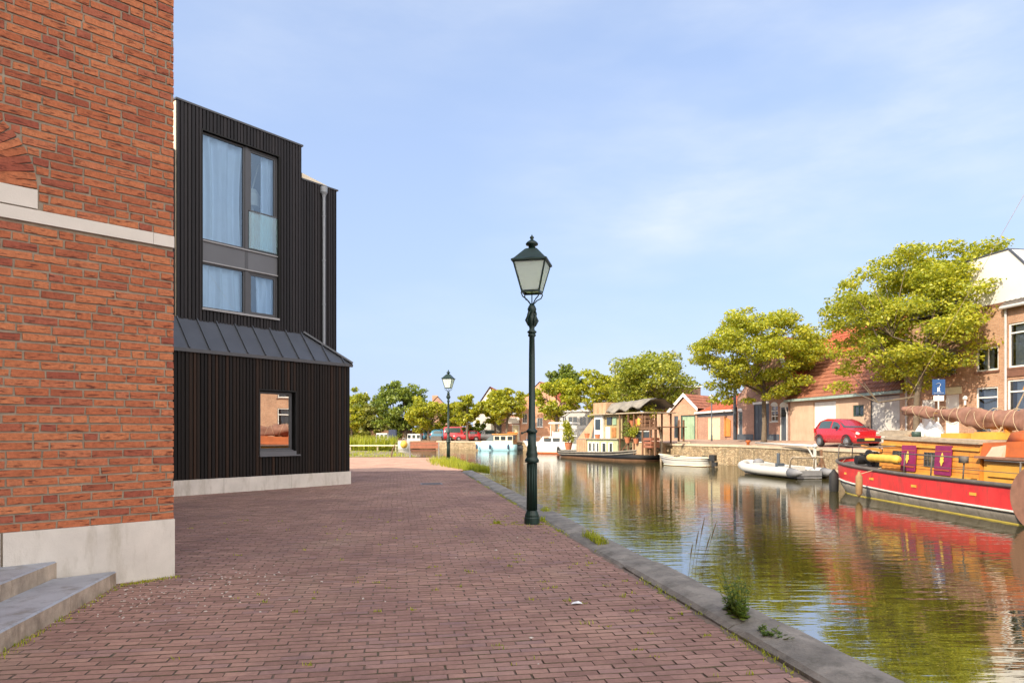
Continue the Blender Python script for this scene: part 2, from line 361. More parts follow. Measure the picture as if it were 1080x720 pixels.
# kerb of long rounded stones
mb=MB(); Y=-16.0
prof=[(.05,-2.2),(.05,-.2),(0,-.18),(0,.0),(.018,.038),(.06,.058),(.16,.062),(.30,.05),(.40,.028),(.44,.0),(.44,-.3)]
def kp(Y,off,z): return (kout(Y)+off*KL[0],Y+off*KL[1],z)
while Y<26.6:
    L=rnd.uniform(2.2,3.4); Y1=min(Y+L,26.7); dz=rnd.uniform(-.012,.012); ins=rnd.uniform(-.012,.012)
    st=[Y+.013]+[Y+(Y1-Y)*q for q in (.1,.3,.5,.7,.9)]+[Y1-.013]
    rings=[]
    for i,yy in enumerate(st):
        k=.006 if i in (0,len(st)-1) else 0
        rings.append([kp(yy,o+ins+rnd.uniform(-.004,.004),z+dz+rnd.uniform(-.005,.005)-k*(z>.02)) if z>-.1 else kp(yy,o+ins,z) for o,z in prof])
    mb.loft(rings,True); Y=Y1
tag(mb.build('kerb',M['kerb_stone']),kind='structure')
# clinkers laid one by one
def pavers():
    V=[]; rg=np.random.default_rng(3); pitch=.084; L=.212; o=(kout(0)+.50*KL[0],.50*KL[1])
    rows=int(27.5/pitch)
    for j in range(rows):
        v=1.0+j*pitch; drift=.012*math.sin(v*.9)+.01*math.sin(v*2.3+1)
        n=int(min(13,5.5+v*.62)/L); u0=(j%2)*L/2+rg.uniform(-.02,.02)
        i=np.arange(n); ua=u0+i*L; ua=ua+rg.normal(0,.003,n)
        if u0>.06: ua=np.concatenate([[u0-L*.5],ua]); ln=np.concatenate([[L*.5-.002],np.full(n,L-.0005)])
        else: ln=np.full(n,L-.0005)
        n=len(ua); ln=ln-rg.uniform(.0,.005,n); vv=v+rg.normal(0,.003,n)+drift+.012*np.sin(ua*1.3+v*.4)
        w=pitch-.004-rg.uniform(0,.004,n); z=rg.normal(0,.0012,n)+.002*np.sin(ua*.8)*np.sin(v*.6); tx=rg.normal(0,.006,n); ty=rg.normal(0,.008,n); an=rg.normal(0,.008,n)
        blk=np.zeros((n,8,3))
        for q,(a,b_) in enumerate(((0,0),(1,0),(1,1),(0,1))):
            for top in (0,1):
                ins=.004*top; du=np.where(a==0,ins,ln-ins); dv=np.where(b_==0,ins,w-ins)
                uu=ua+du-(dv-w/2)*an; v2=vv+dv+(du-ln/2)*an
                zz=z+(du-ln/2)*tx+(dv-w/2)*ty if top else np.full(n,-.05)
                blk[:,q+4*top,0]=o[0]+uu*KL[0]+v2*KD[0]; blk[:,q+4*top,1]=o[1]+uu*KL[1]+v2*KD[1]; blk[:,q+4*top,2]=zz
        # lip a few millimetres lower than the worn top
        V.append(blk)
    V=np.concatenate(V); keep=(V[:,0,1]>1.2)&(V[:,0,1]<28.0); V=V[keep]
    o_=np_mesh('pavement',V,8,[M['paver'],M['joint_sand']],fm=(0,1,1,1,1),faces=[(7,6,5,4),(4,5,1,0),(5,6,2,1),(6,7,3,2),(7,4,0,3)])
    me=o_.data; me.flip_normals() if me.polygons[0].normal.z<0 else None
    tag(o_,kind='structure')
pavers()
mb=MB(); far=[(kout(27.6)-.3,27.6),(kout(36.4)-.2,36.4),(-3.75,42.0),(-60,43.2),(-60,31)]
mb.add([(x,y,0.0) for x,y in far]+[(-60,20,0),(-16,20,0),(-11.5,25.2,0)],[tuple(range(8))])
o=mb.build('pavement',M['paver_far'],); tag(o,kind='structure')
mb=MB(); mb.prism([(-3.56,42.06),(-3.56,42.26),(-60,43.46),(-60,43.2)],-1.2,.02)
tag(mb.build('edging',M['wood_brown']),kind='structure')
# far bank: the edge of the quay, the sloping street and the land behind it
Q=[(22.5,-30,.72),(19,0,.72),(17.4,15,.72),(16.5,28,.72),(15.9,34,.72),(14.65,44,.72),(11.8,49.3,.72),(9.6,58,.66),(7.2,71,.55),(1,83.5,.45),(-8,90,.42),(-20,96,.42),(-60,108,.4),(-160,130,.4)]
F=[(31,-30,1.02),(25.7,0,1.02),(23.1,15,1.02),(20.83,28,1.02),(19.8,34,1.02),(18.05,44,1.02),(16.9,50.4,1.0),(15.8,58.6,.98),(12.5,76,.7),(4,94,.5),(-8,99,.46),(-20,104,.46),(-60,117,.42),(-160,140,.42)]
mb=MB()
for i in range(len(Q)-1):
    mb.add([Q[i],F[i],F[i+1],Q[i+1]],[(0,1,2,3)])
tag(mb.build('street',M['street']),kind='structure')
mb=MB(); n=len(F)
mb.add(F+[(300,-30,1.0),(300,900,1.0),(-500,900,.42),(-500,200,.42)],[tuple(range(n))+tuple([n+3,n+2,n+1,n])])
tag(mb.build('land',M['soil']),kind='structure')
mb=MB(); cap=MB()
for i in range(len(Q)-1):
    a,b_=Q[i],Q[i+1]; mb.add([(a[0],a[1],-2.2),(b_[0],b_[1],-2.2),(b_[0],b_[1],b_[2]-.08),(a[0],a[1],a[2]-.08)],[(0,3,2,1)])
    d=Vector((b_[0]-a[0],b_[1]-a[1],0)).normalized(); nl=Vector((-d.y,d.x,0)); A=Vector(a);B=Vector(b_)
    rings=[[P+nl*.06-Vector((0,0,.12)),P+nl*.06+Vector((0,0,.02)),P-nl*.34+Vector((0,0,.03)),P-nl*.34-Vector((0,0,.12))] for P in (A,B)]
    cap.loft(rings,True)
qw=empty('quay_wall',(0,0,0),0,'rough tan masonry quay wall along the far side of the canal','wall')
mb.build('wall',M['quay_brick'],qw); cap.build('coping',M['quay_cap'],qw)
# grassy mud bank beyond the paved corner
bank=[(-60,43.6),(-5.7,42.5),(-5.2,44.5),(-7.2,54),(-9.5,66),(-12.5,73),(-22,77),(-60,80)]
mb=MB(); n=len(bank)
mb.add([(x,y,-.9) for x,y in bank]+[(x*.985-.3,y if i in(0,1) else y-.6,-.22 if y<50 else -.42) for i,(x,y) in enumerate(bank)],[tuple(range(n,2*n))]+[(i,(i+1)%n,n+(i+1)%n,n+i) for i in range(n)])
tag(mb.build('bank',M['soil']),kind='structure')

def blades(name,pts,hmin,hmax,wd,mat,lean=.35,seed=1,n3=False):
    """tapering bent blades of grass rooted at the points"""
    rg=np.random.default_rng(seed); P=np.array(pts); n=len(P); a=rg.uniform(0,6.283,n); h=rg.uniform(hmin,hmax,n); l=rg.uniform(.1,1,n)*lean*h
    d=np.stack([np.cos(a),np.sin(a),np.zeros(n)],1); s=np.stack([-np.sin(a),np.cos(a),np.zeros(n)],1)*(wd*rg.uniform(.6,1.3,n))[:,None]
    up=np.array([0,0,1.0])
    mid=P+d*(l*.3)[:,None]+up*(h*.6)[:,None]; tip=P+d*l[:,None]+up*h[:,None]
    V=np.stack([P-s,P+s,mid+s*.7,mid-s*.7,tip+s*.12,tip-s*.12],1)
    return np_mesh(name,V,6,mat,faces=[(0,1,2,3),(3,2,4,5)])
rg=np.random.default_rng(11)
# verge around the far lamp
pts=[]
for i in range(5200):
    Y=rg.uniform(25.4,37.6); w=min(1,(Y-25.0)/7)*1.55; u=w*rg.beta(1.1,1.3); px=kout(Y)-.35*min(1,(Y-25)/6)+.25-u+.25
    if rg.uniform()<.12+.88*(1-u/1.7): pts.append((px,Y,-.01))
o=blades('grass',pts,.10,.34,.010,M['blade'],.6,5); tag(o,kind='stuff')
pts=[]
for i in range(9000):
    Y=42.7+rg.uniform(0,1)**1.6*30; X=-5.6-(Y-42.5)*.22-rg.uniform(0,18)
    if math.sin(X*1.7)+math.sin(Y*1.1+X*.5)+rg.normal(0,.5)>.1: pts.append((X,Y,-.25 if Y<50 else -.45))
o=blades('grass',pts,.08,.26,.03,M['blade'],.6,6); tag(o,kind='stuff')
# sprigs of moss and grass in the joints of the paving, crumbs along the wall
pts=[]
for i in range(150):
    Y=rg.uniform(3.5,13); u=abs(rg.normal(0,1.5)) if i<110 else rg.uniform(0,6); c=(kout(Y)+ (.5+u)*KL[0],Y+(.5+u)*KL[1])
    k=int(rg.integers(5,16))
    for q in range(k): pts.append((c[0]+rg.normal(0,.022),c[1]+rg.normal(0,.010),.0))
for i in range(420):
    Y=rg.uniform(2.5,24); c=(kout(Y)+rg.uniform(.44,.50)*KL[0],Y+.47*KL[1])
    if math.sin(Y*3.1)+math.sin(Y*1.3)+rg.normal(0,.6)>.3:
        for q in range(int(rg.integers(4,12))): pts.append((c[0]+rg.normal(0,.02),c[1]+rg.normal(0,.03),0))
for i in range(120):      # foot of the steps and of the plinth
    f=rg.uniform(0,1)
    if i<70: p=(-3.9+.39*f*1.3+.03,6.71-2.03*f*1.3)
    else: p=(-3.9+.36*f+.03,6.70+.45*f-.02)
    for q in range(int(rg.integers(3,9))): pts.append((p[0]+rg.normal(0,.03)+.02,p[1]+rg.normal(0,.03),0))
for i in range(40):
    a=rg.uniform(0,6.28); r_=.14+abs(rg.normal(0,.15))
    for q in range(8): pts.append((.33+r_*math.cos(a)*1.8+rg.normal(0,.02),11.31+r_*math.sin(a)+rg.normal(0,.02),0))
o=blades('moss',pts,.006,.030,.004,M['blade'],.9,7); tag(o,kind='stuff')
V=[]
for i in range(330):
    if i<290: c=(-3.3+rg.normal(0,.6),6.5+rg.normal(0,.7))
    else: c=(rg.uniform(-3,2),rg.uniform(4,16))
    if c[0]-c[1]<-10.7 : continue
    s=rg.uniform(.004,.02)*rg.uniform(.3,1); a=rg.uniform(0,6.28); q=np.array([[math.cos(a+k*1.57)*s*rg.uniform(.6,1.2)+c[0],math.sin(a+k*1.57)*s*rg.uniform(.6,1.2)+c[1],.002+rg.uniform(.0,.004)] for k in range(4)]); q2=q.copy(); q2[:,2]=-.01
    V.append(np.concatenate([q2,q]))
paint('crumbs_stone',(.52,.48,.44),.9,.3,60)
o=np_mesh('crumbs',np.array(V),8,M['crumbs_stone'],faces=[(4,5,6,7),(0,1,5,4),(1,2,6,5),(2,3,7,6),(3,0,4,7)]); tag(o,kind='stuff')

# ------------------------------------------------------------------ kerb plants
def tuft(x,y,n,sx,sy,h,label,seed,mat='blade'):
    rg=np.random.default_rng(seed)
    P=[(rg.uniform(-1.2,1.2)*sx,rg.uniform(-1.2,1.2)*sy,0) for i in range(n)]
    P=[(p[0]+p[1]*KD[0]/KD[1],p[1],0) for p in P]
    o=blades('grass_tuft',P,h*.35,h,.006,M[mat],.7,seed); o.location=(x,y,.0); tag(o,label,'grass tuft','grass tufts along the kerb'); return o
p=at(634,570,1080/(572-HOR)); tuft(p.x-.09,p.y,330,.06,.34,.17,'long low tuft of grass lying along the kerb in front of the near lamp',21)
p=at(567,549,1080/(549-HOR)); tuft(p.x+.05,p.y,90,.07,.10,.10,'small grass tuft right beside the foot of the near street lamp',22)
p=at(574,538,1080/(541-HOR)); tuft(p.x+.02,p.y,120,.06,.14,.14,'small grass tuft against the kerb just behind the near street lamp',23)
p=at(524,550,1080/(552-HOR)); tuft(p.x,p.y,60,.05,.04,.07,'tiny grass tuft in the paving left of the near lamp foot',24)
def weed(name,x,y,nst,h,spread,label,seed):
    rg=np.random.default_rng(seed); root=empty(name,(x,y,0),0,label,'plant'); st=MB(); V=[]
    for i in range(nst):
        a=rg.uniform(0,6.28); hh=h*rg.uniform(.35,1); l=spread*rg.uniform(.2,1); b0=Vector((rg.normal(0,.02),np.clip(rg.normal(0,spread*.7),-spread,spread),0)); b0.x+=b0.y*KD[0]/KD[1]
        pts=[b0,b0+Vector((math.cos(a)*l*.3,math.sin(a)*l*.3,hh*.5)),b0+Vector((math.cos(a)*l,math.sin(a)*l,hh))]
        st.tube(pts,[.004,.003,.0015],5)
        for k in range(int(18*hh/h)+8):
            f=rg.uniform(.02,1)**1.5; c=pts[0].lerp(pts[1],f*2) if f<.5 else pts[1].lerp(pts[2],f*2-1)
            s=.085*(1-.75*f)*rg.uniform(.6,1.2); aa=rg.uniform(0,6.28); d=Vector((math.cos(aa),math.sin(aa),rg.uniform(-.2,.6))).normalized(); sd=d.cross(Vector((0,0,1))).normalized()*s*.38
            V.append([c,c+d*s*.5+sd,c+d*s,c+d*s*.5-sd])
    st.build('stem',M['weed'],root); np_mesh('leaf',np.array(V),4,M['weed'],root,faces=[(0,1,2,3)])
    for o in root.children:
        if o.name.startswith('leaf'): o.name='leaves'
    return root
p=at(783,655,1080/(656-HOR)); weed('leafy_weed',p.x-.02,p.y,30,.42,.17,'tall leafy green weed growing out of the joint beside the kerb',31)
p=at(816,675,1080/(677-HOR)); weed('leafy_weed',p.x-.02,p.y,16,.12,.10,'small dark leafy weed low beside the kerb, nearest the camera',32)
root=empty('seed_grass',(kout(6.9)+.02,6.9,-.25),0,'few thin dry grass stalks with seed heads rising behind the kerb','grass')
for i in range(5):
    st=MB(); h=.62+.13*i%.3; x=(i-2)*.03; ln=.05+.03*i
    P=[Vector((x,0,0)),Vector((x+ln*.3,.0,h*.5)),Vector((x+ln,0,h))]
    st.tube(P,[.003,.002,.001],5); st.tube([P[1].lerp(P[2],.55),P[1].lerp(P[2],.8),P[2]+Vector((.012,0,.03))],[.002,.007,.001],6); st.build('stalk',M['blade_dry'],root)
mb=MB(); mb.add([(-.05,-.02,.006),(.0,-.035,.016),(.055,.0,.008),(.02,.03,.02),(-.03,.025,.01)],[(0,1,2,3,4)])
mb.add([(-.05,-.02,.003),(.0,-.035,.012),(.055,.0,.004),(.02,.03,.016),(-.03,.025,.006)],[(4,3,2,1,0)])
p=at(608,637,1080/(637-HOR)); tag(mb.build('paper_scrap',M['plain_white'],loc=(p.x,p.y,.004)),'small crumpled white scrap of paper lying on the paving','litter')

p=at(455,510,1080/(510-HOR)); b=MB(); b.box(-.32,.32,-.32,.32,-.02,.006)
for k in range(7): b.box(-.27,.27,-.27+.085*k,-.235+.085*k,.006,.010)
paint('cast_iron',(.12,.115,.125),.55,.2,5,metal=.4); tag(b.build('drain_cover',M['cast_iron'],loc=(p.x,p.y,.0),rz=R(9.6)),'square cast iron drain cover set in the shaded paving left of the lamp','drain cover')
# ------------------------------------------------------------------ red brick corner building
BR=Frame(-3.56,7.18,R(45)); XL=-3.0                       # local x runs right along the wall, the corner is x = 0
bb=empty('brick_building',(BR.o[0],BR.o[1],0),BR.a,'red brick building with pale concrete plinth and stone band at left edge','building')
A=BR.w(XL); ARC=(-1.93,3.755,.735)
def bricks(mb,x0,x1,z0,z1,clip=None,rg=random.Random(4),swap=None):
    z=z0; pitch=.083; row=0
    while z+.07<z1:
        x=x0 if row%2 else x0; first=True
        while x<x1-.01:
            L=rg.choice((.275,.275,.275,.13)) if not first else rg.choice((.13,.2,.275,.07)); first=False
            xe=min(x+L,x1); a,b=x,xe-(.017 if xe<x1 else 0)
            for (p,q) in (clip(a,b,z,z+.063) if clip else [(a,b)]):
                if q-p<.02: continue
                d=-rg.uniform(.001,.006); P=[]
                for yy in (d,.05):
                    for (xx,zz) in ((p,z),(q,z),(q,z+.063),(p,z+.063)):
                        P.append((xx+rg.uniform(-.004,.004),yy+rg.uniform(-.003,.003),zz+rg.uniform(-.0045,.0045)))
                if swap: P=[swap(v) for v in P]
                mb.add(P,[(0,1,2,3),(0,4,5,1),(1,5,6,2),(2,6,7,3),(3,7,4,0)])
            x=xe
        z+=pitch; row+=1
def arcclip(a,b,z0,z1):
    zm=(z0+z1)/2
    if 3.56<zm<3.755+ARC[2]+.05:
        h=ARC[2] if zm<3.76 else math.sqrt(max(0,ARC[2]**2-(zm-3.755)**2))
        if zm<3.76: h+=.0
        l,r=ARC[0]-h-.014,ARC[0]+h+.014; out=[]
        if h<=0: return [(a,b)]
        if a<l: out.append((a,min(b,l)))
        if b>r: out.append((max(a,r),b))
        return out
    return [(a,b)]
H=9.6
bk=MB(); bricks(bk,XL,-.0,.605,3.43); bricks(bk,XL,-.0,3.572,H,arcclip); bk.build('wall',M['brick_near'],bb)
bk=MB(); bricks(bk,.012,4.0,.605,3.43,swap=lambda v:(-v[1],v[0],v[2])); bricks(bk,.012,4.0,3.572,H,swap=lambda v:(-v[1],v[0],v[2])); o=bk.build('wall',M['brick_near'],bb)
core=MB()
core.box(XL,-.006,.007,.3,0,H); core.box(-.3,-.006,.3,12,0,H)
core.build('mortar_core',M['mortar'],bb)
# front parallel to the quay, running on past the camera
fr_ang=math.atan2(.982,-.1886)-BR.a
fw=MB()
def toloc(p): dx,dy=p[0]-BR.o[0],p[1]-BR.o[1]; return (dx*BR.ex[0]+dy*BR.ex[1],dx*BR.ey[0]+dy*BR.ey[1])
sd=(.1886,-.982); A2=(A[0]+sd[0]*19,A[1]+sd[1]*19); poly=[toloc(q) for q in (A,A2,(A2[0]-14,A2[1]-2),(A[0]-14,A[1]+4))]
fw.prism(poly,0,H); fw.build('front_wall',M['brick_orange'],bb)
rf=MB(); rp=[toloc(q) for q in ((A[0]+.05,A[1]),(A2[0]+.2,A2[1]),(A2[0]-14,A2[1]-2),(A[0]-14,A[1]+6))]+[(-.05,11.9),(.1,-.1),(XL,-.1)]
rf.prism([rp[0],rp[1],rp[2],rp[3]],H,H+.2); rf.box(XL,.06,-.06,12,H+.003,H+.19); rf.build('roof_edge',M['zinc_dark'],bb)
pl=MB(); pl.box(XL,BR.x(3)-.012-.01,-.022,.1,0,.6); pl.box(BR.x(3)-.002,.006,-.022,.1,0,.6); pl.box(-.1,.006,.1,6,0,.6); pl.build('plinth',M['concrete'],bb)
bd=MB(); x=XL
for xe in (-1.62,-.20,.004): bd.box(x,xe-.003,-.022,.1,3.442,3.560); x=xe
bd.box(-.1,.004,.1,6,3.442,3.56); bd.build('stone_band',M['band_stone'],bb)
ar=MB(); n=29
for i in range(n):
    a=math.pi*(i+.5)/n; rg_=random.Random(i)
    c=Vector((ARC[0]+math.cos(a)*(ARC[2]-.15),-.004-rg_.uniform(0,.006),ARC[1]+math.sin(a)*(ARC[2]-.15)))
    ra=Vector((math.cos(a),0,math.sin(a)))*.145; tg=Vector((-math.sin(a),0,math.cos(a)))*.030
    ar.obox(c+Vector((0,.03,0)),ra,(0,.036,0),tg)
ar.build('arch',M['brick_near'],bb)
sp=MB(); sp.box(ARC[0]+.40,ARC[0]+ARC[2],-.016,.1,3.575,3.748); sp.build('spring_stone',M['band_stone'],bb)
sp=MB(); sp.box(ARC[0]-ARC[2],ARC[0]-.40,-.016,.1,3.575,3.748); sp.build('spring_stone',M['band_stone'],bb)
# stone steps at its foot
es=empty('entrance_steps',(-3.9,6.71,0),0,'low grey stone steps in front of the brick wall at bottom left','steps')
def stp(c,z0,z1,back):
    mb=MB(); E=(c[0]+sd[0]*9,c[1]+sd[1]*9); P=[(c[0],c[1]),(E[0],E[1]),(E[0]-3,E[1]),(A[0]+.02,A[1]-.03)]
    P=[(x+3.9,y-6.71) for x,y in P]; n=len(P)
    ip=[(x-.014 if i<2 else x,y+(-.004)) for i,(x,y) in enumerate(P)]
    mb.mi=1; mb.add([(x,y,z0) for x,y in P]+[(x,y,z1-.012) for x,y in P],[(i,(i+1)%n,n+(i+1)%n,n+i) for i in range(n)][::-1])
    mb.mi=0; mb.add([(x,y,z1-.012) for x,y in P]+[(x,y,z1) for x,y in ip],[(i,(i+1)%n,n+(i+1)%n,n+i) for i in range(n)]+[tuple(range(n,2*n))])
    mb.build('step',[M['bluestone'],M['step_side']],es)
stp((-3.885,6.70),-.05,.146,0); stp((-4.29,6.45),.10,.297,0); stp((-4.80,5.94),.25,.45,0)
# ------------------------------------------------------------------ black timber building
TB=Frame(-8.02,16.2,R(51.3)); tb=empty('timber_building',(TB.o[0],TB.o[1],0),TB.a,'black timber clad building with standing seam lean-to roof beside the red brick one','building')
XE=TB.x(368.5); SB=.6                                     # right end; set-back of the upper storeys
def boards(mb,x0,x1,z0,z1,holes,y=0,w=.094,gap=.017,rg=random.Random(9),top=None):
    x=x0
    while x<x1-.02:
        xe=min(x+w*rg.uniform(.94,1.06),x1); cuts=[(z0,top(x) if top else z1)]
        for hx0,hx1,hz0,hz1 in holes:
            if xe>hx0+.01 and x<hx1-.01:
                n=[]
                for a,b in cuts:
                    if hz0>a: n.append((a,min(b,hz0)))
                    if hz1<b: n.append((max(a,hz1),b))
                cuts=n
        d=y-rg.choice((.022,.030,.036)); ww=xe-x-gap
        for a,b in cuts:
            if b-a<.03: continue
            mb.add([(x,y,a),(x+ww,y,a),(x+ww,y,b),(x,y,b),(x+.006,d,a),(x+ww-.006,d,a),(x+ww-.006,d,b),(x+.006,d,b)],
                   [(4,5,6,7),(0,4,7,3),(5,1,2,6),(7,6,2,3),(0,1,5,4)])
        x=xe
def shell(mb,x0,x1,z0,z1,holes,y,th=.12):
    """backing wall with openings"""
    xs=sorted({x0,x1,*[h[0] for h in holes],*[h[1] for h in holes]}); zs=sorted({z0,z1,*[h[2] for h in holes],*[h[3] for h in holes]})
    for i in range(len(xs)-1):
        for j in range(len(zs)-1):
            cx,cz=(xs[i]+xs[i+1])/2,(zs[j]+zs[j+1])/2
            if any(h[0]<cx<h[1] and h[2]<cz<h[3] for h in holes): continue
            mb.add([(xs[i],y,zs[j]),(xs[i+1],y,zs[j]),(xs[i+1],y,zs[j+1]),(xs[i],y,zs[j+1])],[(0,1,2,3)])
    for a,b,c,d in holes:
        mb.add([(a,y,c),(b,y,c),(b,y,d),(a,y,d),(a,y+th,c),(b,y+th,c),(b,y+th,d),(a,y+th,d)],[(0,4,5,1),(1,5,6,2),(2,6,7,3),(3,7,4,0)])
EAVE=3.54; LT=4.37
# ground-floor volume
wx0,wx1=TB.x(273.3,.0),TB.x(311.0,.0); wz0,wz1=1.02,2.62
hole=[(wx0,wx1,wz0,wz1)]
b=MB(); boards(b,-3.4,XE-.004,.375,EAVE-.06,hole); b.build('ground_floor_cladding',M['timber'],tb)
b=MB(); shell(b,-3.4,XE-.02,.0,EAVE-.03,hole,.002,.1); b.box(XE-.03,XE-.012,.003,8.9,.0,EAVE-.03)
b.box(-3.4,XE-.03,8.8,8.9,0,EAVE-.03); b.build('wall',M['black_back'],tb)
b=MB(); y=.02
while y<8.8:
    b.box(XE-.012,XE+rnd.choice((.012,.02,.026)),y,y+.105,.375,EAVE-.06); y+=.119
b.build('side_cladding',M['timber'],tb)
b=MB(); x=-3.4
for xe in (TB.x(235),TB.x(306.5),XE+.02): b.box(x+.004,xe-.004,-.055,.0,-.05,.372); x=xe
b.box(XE-.01,XE+.02,.0,8.8,-.05,.37); b.build('plinth',M['concrete'],tb)
# lean-to roof, hipped at the right
XH=TB.x(319,SB); ov=.07; 
def P2(x,y,z): return Vector((x,y,z))
E0,E1=P2(-3.4,-ov,EAVE),P2(XE+.06,-ov,EAVE); T0,T1=P2(-3.4,SB,LT),P2(XH,SB,LT); E2=P2(XE+.06,SB,EAVE)
rf=MB(); dn=Vector((0,0,-.035))
rf.add([E0,E1,T1,T0,E0+dn,E1+dn,T1+dn,T0+dn],[(0,1,2,3),(4,7,6,5),(0,4,5,1),(1,5,6,2),(3,2,6,7)]); rf.add([E1,E2,T1],[(0,1,2)])
rf.add([(-3.4,SB+.01,LT),(XE+.06,SB+.01,EAVE-.01),(XE+.06,8.95,EAVE-.01),(-3.4,8.95,EAVE-.01)],[(0,1,2,3)])
LTR=rf.build('lean_to_roof',M['zinc_dark'],tb)
sm=MB(); nrm=Vector((0,-(LT-EAVE),SB+ov)).normalized()
x=-3.2
while x<XE:
    f=1.0
    if x>XH: f=max(0,(E1.x-x)/(E1.x-XH))
    if f>.06:
        a=Vector((x,-ov,EAVE)); bq=a.lerp(Vector((x,SB,LT)),f); sm.bar(a+nrm*.018,bq+nrm*.018,.03,.045)
    x+=.505
hv=(T1-E1); sm.bar(E1+Vector((0,0,.025)),T1+Vector((.03,-.0,.035)),.16,.05)
sm.build('seam',M['zinc_dark'],LTR)
fa=MB(); fa.box(-3.4,XE+.07,-ov-.012,-ov+.004,EAVE-.085,EAVE-.006); fa.box(-3.4,XE+.07,-ov,.0,EAVE-.09,EAVE-.075); fa.build('fascia',M['frame_dark'],LTR)
# upper volume: a tall box and a lower wing
BX0,BX1=TB.x(186,SB),TB.x(318,SB); BT=9.72; WT=8.80; WX=TB.x(356.5,SB); UD=2.6
ux=[TB.x(213,SB),TB.x(258.5,SB),TB.x(262.5,SB),TB.x(293.5,SB)]; UZ=[4.68,5.86,6.42,9.18]
holes=[(ux[0],ux[3],UZ[0],UZ[3])]
b=MB(); boards(b,BX0,BX1,LT-.4,BT,holes,SB); boards(b,BX1+.005,WX-.03,EAVE,WT,[],SB+.05); boards(b,-3.4,BX0-.01,LT-.4,8.45,[],SB+.05); b.build('upper_cladding',M['timber_grey'],tb)
b=MB(); shell(b,BX0,BX1-.006,LT-.5,BT,holes,SB+.002,.14); b.box(BX1-.006,WX-.04,SB+.056,SB+UD,EAVE,WT); b.box(BX1-.02,BX1-.005,SB+.01,SB+UD,LT,BT); b.box(-3.4,BX0-.02,SB+.056,SB+UD+5,LT,8.45); b.box(BX0,BX1-.03,SB+UD-.1,SB+UD,LT-.5,BT)
b.build('wall',M['black_back'],tb)
b=MB(); y=SB+.07
while y<SB+UD-.1:
    b.box(WX-.04,WX-.04+rnd.choice((.02,.03,.036)),y,y+.105,EAVE,WT); y+=.119
b.build('side_cladding',M['timber_grey'],tb)
b=MB(); b.box(BX0-.012,BX0-.002,SB+.01,SB+UD,LT,BT-.02); b.build('pale_side_wall',M['beige_trim'],tb)
b=MB(); b.box(BX0-.03,BX1+.03,SB-.05,SB+UD+.03,BT,BT+.045); b.box(BX1+.031,WX+.02,SB+.005,SB+UD,WT,WT+.04); b.box(-3.4,BX0-.031,SB,SB+UD+5,8.45,8.49); b.build('roof_cap',M['frame_dark'],tb)
b=MB(); xa,xb=BX1+.035,TB.x(345.5,SB); b.slab([(xa,WT+.043),(xb,WT+.043),(xb,WT+.06),(xa,WT+.19)],SB+.03,SB+1.6); b.build('pale_upstand',M['beige_trim'],tb)
# windows
def tbwin(name,x0,x1,z0,z1,y,fw,frame,glass,curtain=None,inner=False,label=None):
    f=MB(); f.box(x0,x1,y,y+.07,z1-fw,z1); f.box(x0,x1,y,y+.07,z0,z0+fw); f.box(x0,x0+fw,y,y+.07,z0+fw,z1-fw); f.box(x1-fw,x1,y,y+.07,z0+fw,z1-fw)
    if inner:
        q=fw+.006; g=fw+.05
        f.box(x0+q,x1-q,y+.012,y+.06,z1-g,z1-q); f.box(x0+q,x1-q,y+.012,y+.06,z0+q,z0+g); f.box(x0+q,x0+g,y+.012,y+.06,z0+g,z1-g); f.box(x1-g,x1-q,y+.012,y+.06,z0+g,z1-g)
        fw=g
    o=f.build(name,frame,tb)
    p=MB(); p.add([(x0+fw-.004,y+.035,z0+fw-.004),(x1-fw+.004,y+.035,z0+fw-.004),(x1-fw+.004,y+.035,z1-fw+.004),(x0+fw-.004,y+.035,z1-fw+.004)],[(0,1,2,3)]); p.build('pane',glass,o)
    if curtain:
        c=MB(); n=90; rg=random.Random(int(x0*100)+int(z0*10)); ph=[rg.uniform(0,6) for _ in range(6)]
        def cy(u,v): return y+.17+.05*math.sin(u*17+ph[0]+1.2*math.sin(u*6+ph[1])+v*.9)+.025*math.sin(u*37+ph[2]+v*2.2*math.sin(u*4+ph[3]))
        m_=8; V=[]; 
        for j in range(m_+1):
            for i in range(n+1):
                u=i/n; v=j/m_; uu=curtain[0]+(curtain[1]-curtain[0])*u; sq=1-.12*math.sin(v*math.pi)*curtain[2]
                V.append((x0+(x1-x0)*(.02+.96*(.5+(uu-.5)*sq)),cy(uu,v),z0+(z1-z0)*(v)))
        c.add(V,[(j*(n+1)+i,j*(n+1)+i+1,(j+1)*(n+1)+i+1,(j+1)*(n+1)+i) for j in range(m_) for i in range(n)])
        c.build('curtain',M['curtain'],o,smooth=True)
    return o
yw=SB+.055
tbwin('window',ux[0],ux[1]+.02,UZ[2],UZ[3],yw,.045,M['frame_dark'],M['pane_sky'],(0,1,1))
w=tbwin('window',ux[2],ux[3],UZ[2],UZ[3],yw,.05,M['frame_dark'],M['pane_sky'],(.5,1,0),inner=True)
b=MB(); b.box(ux[2]+.02,ux[3]-.02,yw-.03,yw-.018,UZ[2]+.06,UZ[2]+1.06); b.build('glass_balustrade',M['glass_rail'],w)
b=MB(); b.bar((ux[2]+.02,yw-.024,UZ[2]+1.07),(ux[3]-.02,yw-.024,UZ[2]+1.07),.03); b.build('balustrade_rail',M['frame_dark'],w)
